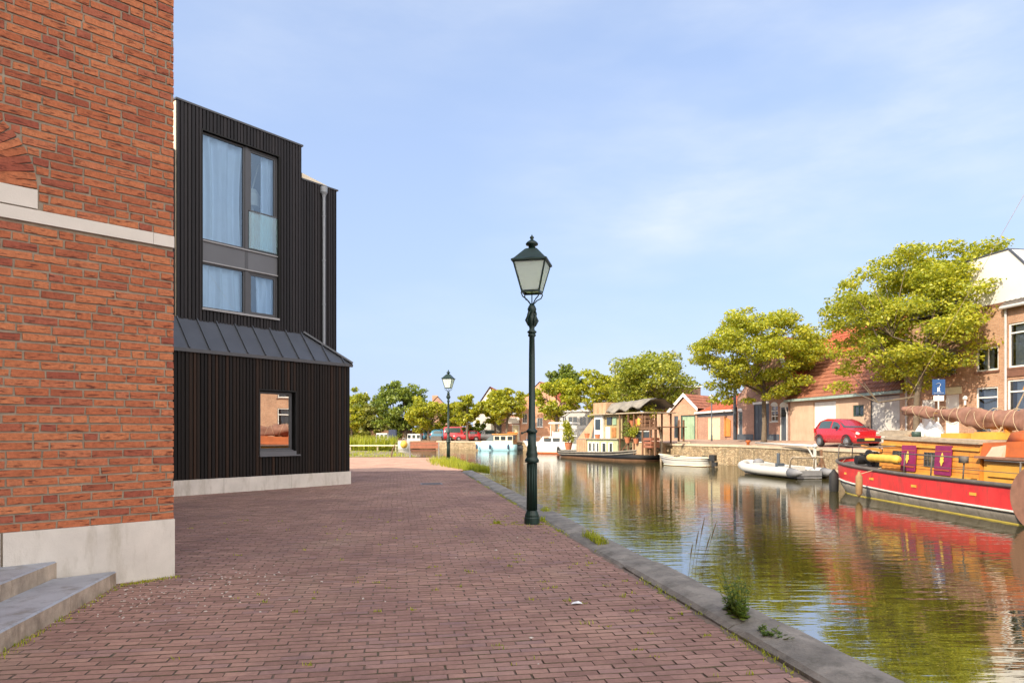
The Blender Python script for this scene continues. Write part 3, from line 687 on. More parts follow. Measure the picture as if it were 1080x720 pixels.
b=MB(); b.bar((ux[2]+.42,yw+.5,UZ[2]+.3),(ux[2]+.42,yw+.5,UZ[2]+1.6),.05); b.lathe([(.10,0),(.2,.02),(.2,.35),(.12,.5)],(ux[2]+.42,yw+.5,UZ[2]+1.35),14); b.tube([(ux[2]+.4,yw+.5,UZ[2]+1.8),(ux[2]+.62,yw+.5,UZ[2]+2.6)],.02); b.build('floor_lamp',M['beige_trim'],w)
tbwin('window',ux[0],ux[1]+.02,UZ[0],UZ[1],yw,.045,M['frame_dark'],M['pane_sky'],(0,1,0))
tbwin('window',ux[2],ux[3],UZ[0],UZ[1],yw,.05,M['frame_dark'],M['pane_sky'],(.35,1,0),inner=True)
b=MB(); b.box(ux[1]+.021,ux[2]-.001,yw-.02,yw+.06,UZ[0]+.002,UZ[3]-.002); b.build('mullion',M['frame_dark'],tb)
b=MB(); b.box(ux[0]+.003,ux[3]-.003,yw-.012,yw+.05,UZ[1]+.03,UZ[2]-.03); b.build('spandrel_panel',M['panel_grey'],tb)
b=MB(); b.box(ux[0]-.02,ux[3]+.0,SB-.075,yw+.02,UZ[0]-.05,UZ[0]); b.build('sill',M['frame_light'],tb)
for zz in (UZ[2]-.028,UZ[1]): b=MB(); b.box(ux[0]+.004,ux[3]-.004,yw-.05,yw,zz,zz+.028); b.build('sill',M['frame_light'],tb)
b=MB(); b.box(ux[0]-.03,ux[0],SB-.045,yw,UZ[0],UZ[3]); b.box(ux[3],ux[3]+.03,SB-.045,yw,UZ[0],UZ[3]); b.box(ux[0]-.03,ux[3]+.03,SB-.046,yw,UZ[3],UZ[3]+.03); b.build('window_surround',M['black_back'],tb)
b=MB(); b.box(ux[0],ux[3],yw+.9,yw+.95,UZ[0],UZ[3]); b.build('room',M['room_dark'],tb)
w=tbwin('window',wx0+.04,wx1-.04,wz0+.02,wz1-.02,.09,.055,M['frame_dark'],M['pane_mirror'],None)
b=MB(); b.box(wx0-.02,wx1+.13,-.085,.05,wz0-.14,wz0-.105); b.box(wx0+.03,wx1-.03,.02,.088,wz0-.0,wz0+.022); b.box(wx0-.01,wx1+.01,-.06,.03,wz0-.104,wz0-.005); b.build('sill',M['panel_grey'],w)
b=MB(); b.box(wx0-.03,wx0,-.04,.09,wz0-.1,wz1); b.box(wx1,wx1+.03,-.04,.09,wz0-.1,wz1); b.box(wx0-.03,wx1+.03,-.042,.09,wz1,wz1+.035); b.build('surround',M['black_back'],w)
b=MB(); b.box(wx0,wx1,.8,.85,wz0,wz1); b.build('room',M['room_dark'],tb)
# downpipe
dx=TB.x(341.8,SB-.04); dp=MB(); yy=SB-.035
dp.tube([(dx,yy,LT-.55),(dx,yy,WT-.30)],.042,12); 
for zz in (5.3,6.6,7.9): dp.tube([(dx,yy,zz-.02),(dx,yy,zz+.02)],.05,12); dp.box(dx-.015,dx+.015,yy,yy+.09,zz-.01,zz+.01)
o=dp.build('downpipe',M['pipe_grey'],tb,smooth=False)
hp=MB(); hp.lathe([(.045,-.34),(.06,-.28),(.105,-.20),(.105,-.04),(.09,-.04)],(dx,yy,WT),14); hp.build('hopper',M['pipe_grey'],o)

# ------------------------------------------------------------------ green cast-iron street lamps
m=leafmat('lamp_pane',[(0,(.70,.82,.98)),(1,(.72,.84,.99))],.5)
def street_lamp():
    r=empty('street_lamp',(.33,11.31,0),0,'tall dark green street lamp standing nearest, on the shaded paving by the kerb','street lamp','old lamps on the near quay')
    b=MB(); b.lathe([(.128,-.05),(.128,.10),(.118,.115),(.118,.15),(.10,.19),(.088,.22)],n=20); b.build('base',M['iron_green'],r,smooth=False)
    b=MB(); b.sm=True; b.lathe([(.082,.22),(.079,1.0),(.082,1.01),(.115,1.015),(.118,1.06),(.10,1.085),(.088,1.11),(.10,1.15),(.088,1.19),(.082,1.22),(.084,1.27),(.070,1.30),(.070,1.51)],n=20)
    for k in range(12):     # fluting
        a=2*math.pi*k/12; b.bar((.082*math.cos(a),.082*math.sin(a),.23),(.080*math.cos(a),.080*math.sin(a),1.0),.014)
    b.build('lower_shaft',M['iron_green'],r)
    b=MB(); b.sm=True; b.lathe([(.07,1.50),(.088,1.51),(.092,1.54),(.075,1.56),(.056,1.58),(.050,2.8),(.045,3.09),(.062,3.10),(.066,3.13),(.05,3.145)],n=18); b.build('upper_shaft',M['iron_green'],r)
    b=MB(); b.bar((-.04,0,1.545),(-.16,-.01,1.50),.022); b.lathe([(.005,-.02),(.018,-.015),(.018,.015),(.005,.02)],(-.165,-.01,1.50),8); b.build('bracket',M['iron_green'],r)
    b=MB(); b.sm=True; b.lathe([(.05,3.14),(.075,3.16),(.078,3.18),(.05,3.20),(.042,3.23),(.06,3.29),(.075,3.36),(.066,3.42),(.045,3.47),(.06,3.50),(.075,3.55),(.055,3.60),(.03,3.64)],n=14)
    for k in range(4):
        a=k*math.pi/2+.4; b.tube([(.06*math.cos(a),.06*math.sin(a),3.27),(.105*math.cos(a),.105*math.sin(a),3.36),(.085*math.cos(a+.5),.085*math.sin(a+.5),3.46),(.06*math.cos(a+.8),.06*math.sin(a+.8),3.52)],[.012,.02,.018,.010],6)
    b.build('ornament',M['iron_green'],r)
    b=MB(); b.sm=True
    for k in range(4):
        a=k*math.pi/2+R(45-12); d=Vector((math.cos(a),math.sin(a),0))
        b.tube([Vector((0,0,3.62))+d*.02,Vector((0,0,3.70))+d*.10,Vector((0,0,3.745))+d*.185,Vector((0,0,3.80))+d*.215,Vector((0,0,3.845))+d*.195,Vector((0,0,3.85))+d*.165,Vector((0,0,3.825))+d*.155],.010,6)
    b.tube([(0,0,3.6),(0,0,3.84)],.010,6); b.build('scroll_bracket',M['iron_green'],r)
    # four-sided lantern
    a0=R(-12); c,s=math.cos(a0),math.sin(a0)
    def q(u,v,z): return Vector((u*c-v*s,u*s+v*c,z))
    zb,zt=3.83,4.31; hb,ht=.142,.262; cor=[(-1,-1),(1,-1),(1,1),(-1,1)]
    L=MB()
    for k in range(4):
        u,v=cor[k]; u2,v2=cor[(k+1)%4]
        L.bar(q(u*hb,v*hb,zb),q(u*ht,v*ht,zt),.022); L.bar(q(u*hb,v*hb,zb),q(u2*hb,v2*hb,zb),.026,.03); L.bar(q(u*ht,v*ht,zt),q(u2*ht,v2*ht,zt),.03,.03)
    o=L.build('lantern_frame',M['iron_green'],r)
    for k in range(4):
        u,v=cor[k]; u2,v2=cor[(k+1)%4]; p=MB(); P=[q(u*hb,v*hb,zb),q(u2*hb,v2*hb,zb),q(u2*ht,v2*ht,zt),q(u*ht,v*ht,zt)]
        cc=Vector((0,0,0)); n_=(P[1]-P[0]).cross(P[3]-P[0]).normalized()
        p.add([x for x in P]+[x-n_*.006 for x in P],[(0,1,2,3),(7,6,5,4)]); p.build('pane',M['lamp_pane'],o)
    b=MB(); he=.295
    rings=[[q(u*h,v*h,z) for u,v in cor] for h,z in ((.27,zt-.02),(he,zt-.005),(he,zt+.02),(.255,zt+.045),(.10,zt+.22),(.075,zt+.235))]
    b.loft(rings); b.build('lantern_roof',M['iron_green'],r)
    b=MB(); b.sm=True; b.lathe([(.06,4.53),(.055,4.60),(.10,4.61),(.104,4.635),(.075,4.665),(.035,4.69),(.02,4.705),(.034,4.725),(.036,4.74),(.012,4.765),(.004,4.785)],n=14); b.build('finial',M['iron_green'],r)
    return r
lamp=street_lamp()
l2=copy_tree(lamp); l2.location=(-3.3,35.4,0); l2['label']='sunlit dark green street lamp farther off, standing in bright grass near the bench'
# slim lamp on the far quay
fl=empty('quay_lamp',(0,0,0),0,'slim grey lamp post with small pale lantern in front of the brick sheds','street lamp')
fl.location=(.2925*51.5,51.5,.80); b=MB(); b.sm=True; b.lathe([(.07,0),(.07,.5),(.045,.6),(.04,3.1)],n=10); b.build('post',M['slate_blue'],fl)
b=MB(); b.lathe([(.07,3.1),(.16,3.45),(.17,3.48)],n=10); b.build('lantern',M['lamp_pane'],fl); b=MB(); b.lathe([(.19,3.48),(.15,3.56),(.03,3.62)],n=10); b.build('lantern_roof',M['pale_grey'],fl)
# bench at the end of the quay
bx=at(447.4,483,41.6); be=empty('park_bench',(bx.x,bx.y,0),R(3),'brown wooden plank bench facing the water at the end of the paving','bench')
for k,(z,y) in enumerate(((.86,.0),(.66,-.02))):
    b=MB(); b.box(-.85,.85,y-.02,y+.02,z-.085,z+.085); b.build('backrest_plank',M['bench_wood'],be)
for k in range(3):
    b=MB(); b.box(-.85,.85,.08+.15*k,.21+.15*k,.42,.455); b.build('seat_plank',M['bench_wood'],be)
for s_ in (-.88,.88):
    b=MB(); b.box(s_-.03,s_+.03,-.03,.03,0,.96); b.box(s_-.03,s_+.03,.031,.5,.38,.419); b.box(s_-.03,s_+.03,.46,.5,0,.379); b.build('support',M['steel'],be)
# ------------------------------------------------------------------ houses on the far bank
GA=math.atan2(-.985,.171)
def GF(px): Y=25.7/((px-CX)/FOC+.174); return Frame(25.7-.174*Y,Y,GA)
def shellz(mb,x0,x1,z0,z1,holes,y=0,th=.12): shell(mb,x0,x1,z0,z1,holes,y,th)
def walls(root,x0,x1,D,z0,H,holes,mat,gable=None,name='wall'):
    b=MB(); shell(b,x0,x1,z0,H,holes,0)
    b.add([(x0,0,z0),(x0,D,z0),(x0,D,H),(x0,0,H)],[(0,3,2,1)]); b.add([(x1,0,z0),(x1,D,z0),(x1,D,H),(x1,0,H)],[(0,1,2,3)]); b.add([(x0,D,z0),(x1,D,z0),(x1,D,H),(x0,D,H)],[(0,3,2,1)])
    if gable:
        n=len(gable); b.add([(x,0,z) for x,z in gable],[tuple(range(n))]); b.add([(x,D,z) for x,z in gable],[tuple(range(n-1,-1,-1))])
    return b.build(name,mat,root)
def tiles(mb,o,ex,es,cols=.24,rows=.33,amp=.035):
    """pantiled slope: corner o, ex along the eave, es up the slope"""
    o=Vector(o);ex=Vector(ex);es=Vector(es); L=ex.length; T=es.length; e=ex/L; u=es/T; n=e.cross(u).normalized()
    if n.z<0: n=-n
    nc=max(2,int(L/cols))*5; nr=max(1,int(T/rows)); V=[];Fc=[]
    for r_ in range(nr):
        for k in (0,1):
            for i in range(nc+1):
                ph=2*math.pi*i/5; h=amp*(.5+.5*math.sin(ph))+ (.032 if k==0 else .0)
                V.append(o+e*(L*i/nc)+u*(T*(r_+k)/nr)+n*h)
    for r_ in range(2*nr-1):
        for i in range(nc): a=r_*(nc+1)+i; Fc.append((a,a+1,a+nc+2,a+nc+1))
    mb.add(V,Fc)
def window(root,x0,x1,z0,z1,mx=(),mz=(),fr='white_paint',fw=.07,glass='pane_clear',curtain=None,sill='sill_brown',y=.04,name='window'):
    f=MB(); f.box(x0,x1,y,y+.07,z1-fw,z1); f.box(x0,x1,y,y+.07,z0,z0+fw); f.box(x0,x0+fw,y,y+.07,z0+fw,z1-fw); f.box(x1-fw,x1,y,y+.07,z0+fw,z1-fw)
    for m_ in mx: X=x0+(x1-x0)*m_; f.box(X-.025,X+.025,y+.004,y+.064,z0+fw,z1-fw)
    for m_ in mz: Z=z0+(z1-z0)*m_; f.box(x0+fw,x1-fw,y-.004,y+.066,Z-.03,Z+.03)
    o=f.build(name,M[fr],root); p=MB()
    p.add([(x0+.02,y+.04,z0+.02),(x1-.02,y+.04,z0+.02),(x1-.02,y+.04,z1-.02),(x0+.02,y+.04,z1-.02)],[(0,1,2,3)]); p.build('pane',M[glass],o)
    if curtain:
        c=MB()
        for a,b_ in curtain:
            n=14; V=[]
            for z in (z0+.03,z1-.03):
                for i in range(n+1): u=a+(b_-a)*i/n; V.append((x0+(x1-x0)*u,y+.17+.025*math.sin(i*2.1+x0),z))
            c.add(V,[(i,i+1,n+2+i,n+1+i) for i in range(n)])
        c.build('curtain',M['curtain'],o)
        d=MB(); d.box(x0-.1,x1+.1,y+.5,y+.55,z0-.1,z1+.1); d.build('room',M['room_dark'],o)
    if sill: s=MB(); s.box(x0-.06,x1+.06,-.06,.05,z0-.09,z0-.003); s.build('sill',M[sill],o)
    return o
def door(root,x0,x1,z0,z1,mat,frame='white_paint',fw=.07,lines=3,y=.06,fan=None,name='door'):
    d=MB(); d.box(x0+fw,x1-fw,y,y+.05,z0,z1-fw)
    for i in range(1,lines): X=x0+fw+(x1-x0-2*fw)*i/lines; d.box(X-.012,X+.012,y-.012,y-.001,z0+.05,z1-fw-.05)
    o=d.build(name,M[mat],root)
    if frame:
        f=MB(); f.box(x0,x0+fw,y-.03,y+.06,z0,z1); f.box(x1-fw,x1,y-.03,y+.06,z0,z1); f.box(x0+fw,x1-fw,y-.03,y+.06,z1-fw,z1); f.build('door_frame',M[frame],o)
    if fan:
        g=MB(); g.box(x0+fw+.03,x1-fw-.03,y-.02,y-.004,fan[0],fan[1]); g.build('pane',M['dark_window'],o)
    h=MB(); h.tube([(x1-fw-.12,y-.05,z0+1.05),(x1-fw-.12,y-.05,z0+1.17)],.014,6); h.build('handle',M['steel'],o)
    return o
def house(fr,label,cat='house',name='brick_house',group=None): return empty(name,(fr.o[0],fr.o[1],0),fr.a,label,cat,group)
Z0=.5
# tall house at the right edge
f=GF(956); h=house(f,'tall pale brick house with white upper storey and white framed windows at right edge')
X=f.x; xr=X(1061)
def opz(pxa,pxb,pya,pyb): pm=(pxa+pxb)/2; return (X(pxa),X(pxb),f.z(pm,pyb),f.z(pm,pya))
oA=opz(989,1008,368.5,395); oB=opz(1029.5,1053,366,391); oD=opz(1029.5,1052.5,408,440); dr=(X(997),X(1011.5),1.02,f.z(1004,416)); dr2=(X(972),X(986),1.02,3.1); oT=opz(963,978,368,396)
HB=7.0; walls(h,0,xr,8,Z0,HB,[oA,oB,oD,dr,dr2,oT],M['brick_tan'])
window(h,*oA,curtain=[(.03,.97)],glass='pane_clear'); window(h,*oB,mx=(.52,),curtain=[(.22,.62)],glass='pane_clear'); window(h,*oD,mz=(.66,),curtain=[(.2,.95)]); window(h,*oT,curtain=[(0,.5)])
door(h,*dr,'white_paint',lines=1); door(h,*dr2,'white_paint',lines=2)
b=MB(); b.box(dr[0]-.1,dr[1]+.15,-.05,.0,dr[3]+.01,dr[3]+.33); b.build('lintel',M['cream_paint'],h)
up=MB(); ap=f.x(1065); TZ=9.15
xw=X(1018); up.slab([(xw,HB+.01),(xr,HB+.01),(ap+2.0,HB+.02),(ap,TZ),(xw,TZ)],-.02,8); up.build('white_upper_wall',M['white_render'],h)
b=MB(); tiles(b,(-.1,-.25,HB),(xw+.08,0,0),(0,2.6,1.9)); b.add([(-.1,-.2,HB-.02),(xw,-.2,HB-.02),(xw,2.35,HB+1.85),(-.1,2.35,HB+1.85)],[(0,1,2,3)]); b.add([(-.1,2.35,HB+1.9),(xw,2.35,HB+1.9),(xw,8,HB),(-.1,8,HB)],[(0,1,2,3)]); b.add([(0,0,HB),(0,8,HB),(0,2.35,HB+1.85)],[(0,2,1)]); b.build('roof',M['tile_dark'],h)
b=MB(); b.box(xw-.1,ap,-.06,8,TZ,TZ+.05); b.bar((ap,-.03,TZ+.02),(ap+2.0,-.03,HB+.03),.10,.05); b.build('roof_edge',M['zinc_dark'],h)
b=MB(); b.box(-.0,xr,-.03,.0,HB-.12,HB+.008); b.build('cornice',M['sill_brown'],h)
b=MB(); b.lathe([(.05,0),(.05,.2),(.10,.26),(.10,.36),(.03,.42)],(X(1020),-.1,f.z(1020,427)),10); b.build('wall_lamp',M['white_paint'],h)
b=MB(); b.tube([(.06,-.06,1.0),(.06,-.06,HB)],.05,8); b.build('downpipe',M['zinc_pale'],h)
# neighbour beyond, mostly out of frame, seen again in the water and in a window across the canal
f2=GF(1061.5); h2=house(f2,'brick house with wide white framed windows and dark tiled roof cut off by right edge'); X2=f2.x
o1=(X2(1063.5),X2(1063.5)+3.0,f2.z(1072,387),f2.z(1072,340)); o2=(X2(1062.5),X2(1062.5)+2.6,f2.z(1070,442),f2.z(1070,400)); holes=[o1,o2]; xs_=5.2
o3=(xs_,xs_+1.6,3.9,5.7); o4=(xs_+3.2,xs_+4.8,3.9,5.7); o5=(xs_,xs_+1.6,1.7,3.2); d5=(xs_+3.4,xs_+4.5,1.03,3.3); o6=(xs_+6.6,xs_+8.4,3.9,5.7); o7=(xs_+6.6,xs_+8.4,1.7,3.2)
walls(h2,.0,17,8,Z0,6.8,holes+[o3,o4,o5,d5,o6,o7],M['brick_tan'])
window(h2,*o1,mx=(.33,.66),mz=(.78,),curtain=[(.05,.2),(.5,.62)]); window(h2,*o2,mx=(.5,),mz=(.7,),curtain=[(.1,.9)])
for o in (o3,o4,o6): window(h2,*o,mx=(.5,),curtain=[(.0,.3),(.7,1)])
for o in (o5,o7): window(h2,*o,mx=(.5,),mz=(.7,),curtain=[(.1,.9)])
door(h2,*d5,'dark_green')
b=MB(); b.box(-.02,3.6,-.05,-.002,f2.z(1070,398)+.05,o1[2]-.1); b.build('rough_cast_panel',M['sill_brown'],h2)
b=MB(); tiles(b,(-.1,-.25,6.75),(17.2,0,0),(0,3.3,2.9)); b.add([(-.1,-.25,6.7),(17.1,-.25,6.7),(17.1,3.05,9.6),(-.1,3.05,9.6)],[(0,1,2,3)]); b.build('roof',M['tile_dark'],h2)
b=MB(); b.add([(-.05,0,6.8),(-.05,8,6.8),(-.05,3.05,9.58)],[(0,2,1)]); b.add([(-.1,3.05,9.6),(17.1,3.05,9.6),(17.1,8.2,6.8),(-.1,8.2,6.8)],[(0,1,2,3)]); b.build('gable',M['brick_brown'],h2)
b=MB(); b.tube([(.03,-.07,1.0),(.03,-.07,6.8)],.05,8); b.tube([(0,-.3,6.72),(17,-.3,6.72)],.07,8); b.build('gutter',M['zinc_pale'],h2)

# low garage building with a steep orange roof
f=GF(833.5); h=house(f,'low tan building with steep orange tiled roof and white garage door behind the red car','garage','garage_building'); X=f.x; L=X(955)
gd=(X(857.5),X(881.5),.98,f.z(869,423)); gd2=(X(918),X(949),1.0,f.z(933,416.5)); gw=(X(899.5),X(911),f.z(905,439),f.z(905,427)); EZ=3.60
walls(h,0,L,6,Z0,EZ,[gd,gd2,gw],M['plaster_tan'])
door(h,*gd,'white_paint',frame=None,fw=.03,lines=1,y=.09,name='garage_door'); door(h,*gd2,'pale_grey',frame='slate_blue',fw=.06,lines=2,y=.07,name='garage_door'); window(h,*gw,fr='dark_green',glass='dark_window',mx=(.5,),fw=.09,sill=None)
RD,RZ=2.35,6.42
b=MB(); tiles(b,(-.12,-.22,EZ+.05),(L+.16,0,0),(0,RD+.22,RZ-EZ-.05)); b.add([(-.1,-.2,EZ),(L,-.2,EZ),(L,RD,RZ-.05),(-.1,RD,RZ-.05)],[(0,1,2,3)]); ro=b.build('roof',M['tile_orange'],h)
b=MB(); b.add([(-.1,RD,RZ-.03),(L,RD,RZ-.03),(L,6.2,EZ),(-.1,6.2,EZ)],[(0,1,2,3)]); b.build('back_slope',M['tile_orange'],ro)
b=MB(); b.add([(.0,0,EZ),(.0,6,EZ),(.0,RD,RZ-.08)],[(0,2,1)]); b.add([(L,0,EZ),(L,6,EZ),(L,RD,RZ-.08)],[(0,1,2)]); b.build('gable',M['brick_rose'],h)
b=MB(); b.tube([(-.12,RD,RZ+.02),(L+.04,RD,RZ+.02)],.09,10); b.bar((-.14,-.2,EZ+.02),(-.14,RD,RZ),.08,.16); b.build('ridge_tile',M['tile_orange'],ro)
b=MB(); b.box(-.18,L+.05,-.36,-.2,EZ-.10,EZ+.05); b.build('gutter',M['gutter_green'],ro)
b=MB(); b.tube([(-.1,-.28,EZ-.02),(-.22,-.2,EZ-.5),(-.24,-.08,EZ-.8),(-.24,-.08,1.0)],.05,8); b.build('downpipe',M['zinc_pale'],h)

# gabled brick house beside it, with a bigger red roof behind
f=GF(777.5); h=house(f,'pink brick gabled house with arched doors and red tiled roof behind the tree'); X=f.x; L=X(833)-.05
od=(X(795),X(811),1.0,f.z(803,426)); ow=(X(813),X(820.3),f.z(817,444),f.z(817,427.5)); oa=(X(822.5),X(831.3),1.0,f.z(827,428)); ol=(X(778.3),X(783),1.0,f.z(781,433))
EZ=4.1; GX0,GX1=X(791),L; gx=(GX0+GX1)/2; APZ=8.1
walls(h,0,L,9,Z0,EZ,[od,ow,oa,ol],M['brick_rose'],[(0,EZ),(L,EZ),(GX1,5.0),(gx+.35,APZ),(gx-.35,APZ),(GX0-.6,5.0)])
door(h,*od,'slate_blue',frame='slate_blue',lines=4,name='double_door'); b=MB(); b.box(od[0]-.05,od[1]+.05,-.05,.03,od[3]+.004,od[3]+.16); b.build('lintel',M['white_paint'],h)
window(h,*ow,mx=(.5,),mz=(.33,.66),fw=.06,sill='pale_grey'); door(h,*oa,'slate_blue',lines=3,fan=(oa[3]-.7,oa[3]-.2)); door(h,*ol,'slate_blue',lines=2,fan=(ol[3]-.7,ol[3]-.2))
ar=MB()
for (a,b_,zt) in ((oa[0],oa[1],oa[3]),(ow[0],ow[1],ow[3]),(ol[0],ol[1],ol[3])):
    r_=(b_-a)/2; P=[((a+b_)/2+r_*math.cos(t_),zt-.0+r_*.55*math.sin(t_)) for t_ in [math.pi*i/12 for i in range(13)]]
    ar.slab(P,-.03,.03)
ar.build('arch',M['white_paint'],h)
b=MB(); b.box(0.02,od[0]-.06,-.035,0,Z0,1.42); b.box(od[1]+.06,oa[0]-.05,-.035,0,Z0,1.42); b.build('plinth',M['slate_blue'],h)
b=MB()
for s_,e_ in ((GX0-.6,gx-.35),(GX1,gx+.35)): b.bar((s_,.05,5.02),(e_,.05,APZ+.02),.3,.08)
b.bar((gx-.4,.05,APZ+.03),(gx+.4,.05,APZ+.03),.32,.08); b.build('verge_cap',M['zinc_pale'],h)
b=MB(); tiles(b,(GX1+.05,.3,4.95),(0,8.7,0),(gx-GX1,0,APZ-5.0)); tiles(b,(GX0-.65,9,4.95),(0,-8.7,0),(gx-GX0+.6,0,APZ-5.0)); rr=b.build('roof',M['tile_red'],h)
fb=GF(790); hb=empty('brick_house',(fb.w(0,3.6)[0],fb.w(0,3.6)[1],0),fb.a,'house with a large orange red tiled roof rising between the gabled house and the garage','house')
Lb=9.6; walls(hb,0,Lb,7,Z0,5.1,[],M['brick_brown'])
b=MB(); tiles(b,(-.1,-.2,5.0),(Lb+.2,0,0),(0,3.4,4.1)); b.add([(-.1,-.2,4.95),(Lb,-.2,4.95),(Lb,3.2,9.05),(-.1,3.2,9.05)],[(0,1,2,3)]); b.add([(-.1,3.2,9.08),(Lb+.1,3.2,9.08),(Lb+.1,7.2,5),(-.1,7.2,5)],[(0,1,2,3)]); ro=b.build('roof',M['tile_red'],hb)
b=MB(); b.tube([(-.1,3.2,9.12),(Lb+.1,3.2,9.12)],.1,8); b.build('ridge_tile',M['tile_orange'],ro)
b=MB(); b.add([(0,0,5.1),(0,7,5.1),(0,3.2,9)],[(0,2,1)]); b.add([(Lb,0,5.1),(Lb,7,5.1),(Lb,3.2,9)],[(0,1,2)]); b.build('gable',M['brick_brown'],hb)
b=MB(); b.box(0,Lb,-.34,-.2,4.92,5.06); b.build('gutter',M['slate_blue'],hb)

# two low brick sheds
p1,p2=(16.95,50.3),(15.9,58.4); an=math.atan2(p1[1]-p2[1],p1[0]-p2[0]); f=Frame(p2[0],p2[1],an); X=f.x
h=house(f,'low brick shed with hipped red tile roof, white gutter and cream door','shed','brick_shed'); L=X(775.5); EZ=f.z(755,434.3)
dc=(X(746.5),X(759.5),.95,f.z(753,440)); walls(h,X(735.5),L,5,Z0,EZ,[dc],M['brick_pink'])
door(h,*dc,'cream_paint',frame='cream_paint',lines=4)
RZ=f.z(770,412.5)+.2; xh=X(757)
b=MB(); tiles(b,(xh,-.15,EZ+.05),(L-xh,0,0),(0,2.6,RZ-EZ)); b.add([(X(736),-.15,EZ+.06),(xh,-.15,EZ+.06),(xh,2.45,RZ+.06)],[(0,1,2)]); b.add([(X(736),-.15,EZ+.06),(xh,2.45,RZ+.06),(X(736),5,EZ+.06)],[(0,1,2)]); b.add([(xh,2.45,RZ+.05),(L,2.45,RZ+.05),(L,5,EZ),(X(736),5,EZ)],[(0,1,2,3)]); b.build('roof',M['tile_red'],h)
b=MB(); b.box(X(735.5)-.05,L,-.28,-.15,EZ-.06,EZ+.10); b.build('gutter',M['white_paint'],h)
b=MB(); b.box(X(735.6),L,-.03,0,EZ-.33,EZ-.061); b.build('fascia',M['slate_blue'],h)
b=MB(); b.box(L-.02,L+.14,-.16,.0,Z0,RZ-.15); b.build('corner_post',M['slate_blue'],h)
b=MB(); b.slab([(X(764.8),f.z(768,460)),(X(771),f.z(768,460)),(X(771),f.z(768,443)),(X(764.8),f.z(768,439))],-.09,-.04)
oo=b.build('wooden_screen',M['orange_paint'],h)
p3=(12.75,61.2); an=math.atan2(p2[1]-p3[1],p2[0]-p3[0]); f=Frame(p3[0],p3[1],an); X=f.x
h=house(f,'small gabled brick shed with white bargeboards and pale green door','shed','gabled_shed'); L=X(735.3); EL=f.z(706,435.5); ER=f.z(735,432); AX,AZ=X(721.3),f.z(721,419.5)
dg=(X(718),X(734.3)-.08,.95,f.z(727,437.5)); wg=(X(711),X(715.3),1.05,f.z(713,438.5)); walls(h,-.2,L,6,Z0,EL,[dg,wg],M['brick_tan'],[(X(706),EL),(L,EL),(L,ER),(AX,AZ)])
door(h,*dg,'green_paint',frame='dark_green',fw=.12,lines=3,y=.09); window(h,*wg,fr='slate_blue',glass='dark_window',mz=(.5,),sill=None)
b=MB(); b.slab([(X(705.2),EL-.1),(AX,AZ+.12),(L+.1,ER-.12),(L+.1,ER+.15),(AX,AZ+.42),(X(705.2)-.1,EL+.12)],-.2,-.1); b.build('bargeboard',M['white_paint'],h)
b=MB(); tiles(b,(L+.1,-.1,ER+.1),(0,6.2,0),(AX-L-.1,0,AZ-ER+.25)); tiles(b,(X(705),6.1,EL+.08),(0,-6.2,0),(AX-X(705),0,AZ-EL+.25)); b.build('roof',M['tile_orange'],h)
b=MB(); b.box(-.25,X(705.5),-.06,.3,EL,EL+.08); b.build('wall_cap',M['zinc_pale'],h)
# brown block behind the sheds
f=Frame(15.2,70,R(-8)); X=f.x; h=house(f,'dark brown brick block with flat pale roof edge rising behind the gabled shed','building','flat_roofed_building')
zt=f.z(712,408.5); wn=(X(703),X(708.5),f.z(706,429),f.z(706,416)); walls(h,X(684),X(739),9,Z0,zt,[wn],M['brick_brown']); window(h,*wn,fr='slate_blue',glass='dark_window',sill=None)
b=MB(); b.box(X(684)-.1,X(739)+.1,-.12,9.1,zt,zt+.2); b.build('roof_edge',M['zinc_pale'],h)
b=MB(); b.box(X(686),X(735.5),-1.2,0,3.6,3.75); b.build('canopy',M['rust_red'],h)

# far row facing down the canal
def block(pxa,pxb,Y,ang,ztop,mat,label,D=8,name='brick_house',cat='house',cap='zinc_pale',flat=True):
    c=(pxa+pxb)/2; f=Frame((c-CX)/FOC*Y,Y,R(ang)); h=house(f,label,cat,name); return f,h,f.x(pxa),f.x(pxb)
f,h,a,b_=block(590,645,86,-32,0,None,'long grey rendered building with rows of windows behind the white motor yacht',name='grey_building',cat='building')
zt=f.z(612,434); hs=[]
for pa,pb in ((593,597.5),(599,609),(611,618.5),(620,626),(630,640)): hs.append((f.x(pa),f.x(pb),f.z(pa,449),f.z(pa,439)))
walls(h,a,b_,8,.2,zt,hs,M['grey_paint']); 
for q in hs: window(h,*q,mx=(.5,),fr='pale_grey',glass='dark_window',sill=None)
b=MB(); b.box(a-.1,b_+.1,-.2,8,zt,zt+.25); b.box(a-.1,b_+.1,-.06,0,f.z(612,452),f.z(612,450)); b.build('roof_edge',M['zinc_pale'],h)
f,h,a,b_=block(549,590,90,-20,0,None,'orange brick house with wide garage opening behind the near lamp post')
zt=f.z(570,424); hs=[(f.x(566),f.x(572.5),f.z(569,450),f.z(569,440.5)),(f.x(551),f.x(556),f.z(553,446),f.z(553,436)),(f.x(577),f.x(581),f.z(579,436),f.z(579,429))]
walls(h,a,b_,8,.2,zt,hs,M['brick_orange'],[(a,zt),(b_,zt),((a+b_)/2,zt+2.6)])
for q in hs: window(h,*q,fr='white_paint',glass='dark_window',mx=(.5,),sill='white_paint')
b=MB(); tiles(b,(b_+.1,-.1,zt),(0,8.2,0),((a-b_)/2-.1,0,2.7)); tiles(b,(a-.1,8.1,zt),(0,-8.2,0),((b_-a)/2+.1,0,2.7)); b.build('roof',M['tile_red'],h)
f,h,a,b_=block(529,549.5,93,-12,0,None,'small brick building with white fascia board and tan double door',name='brick_workshop',cat='workshop')
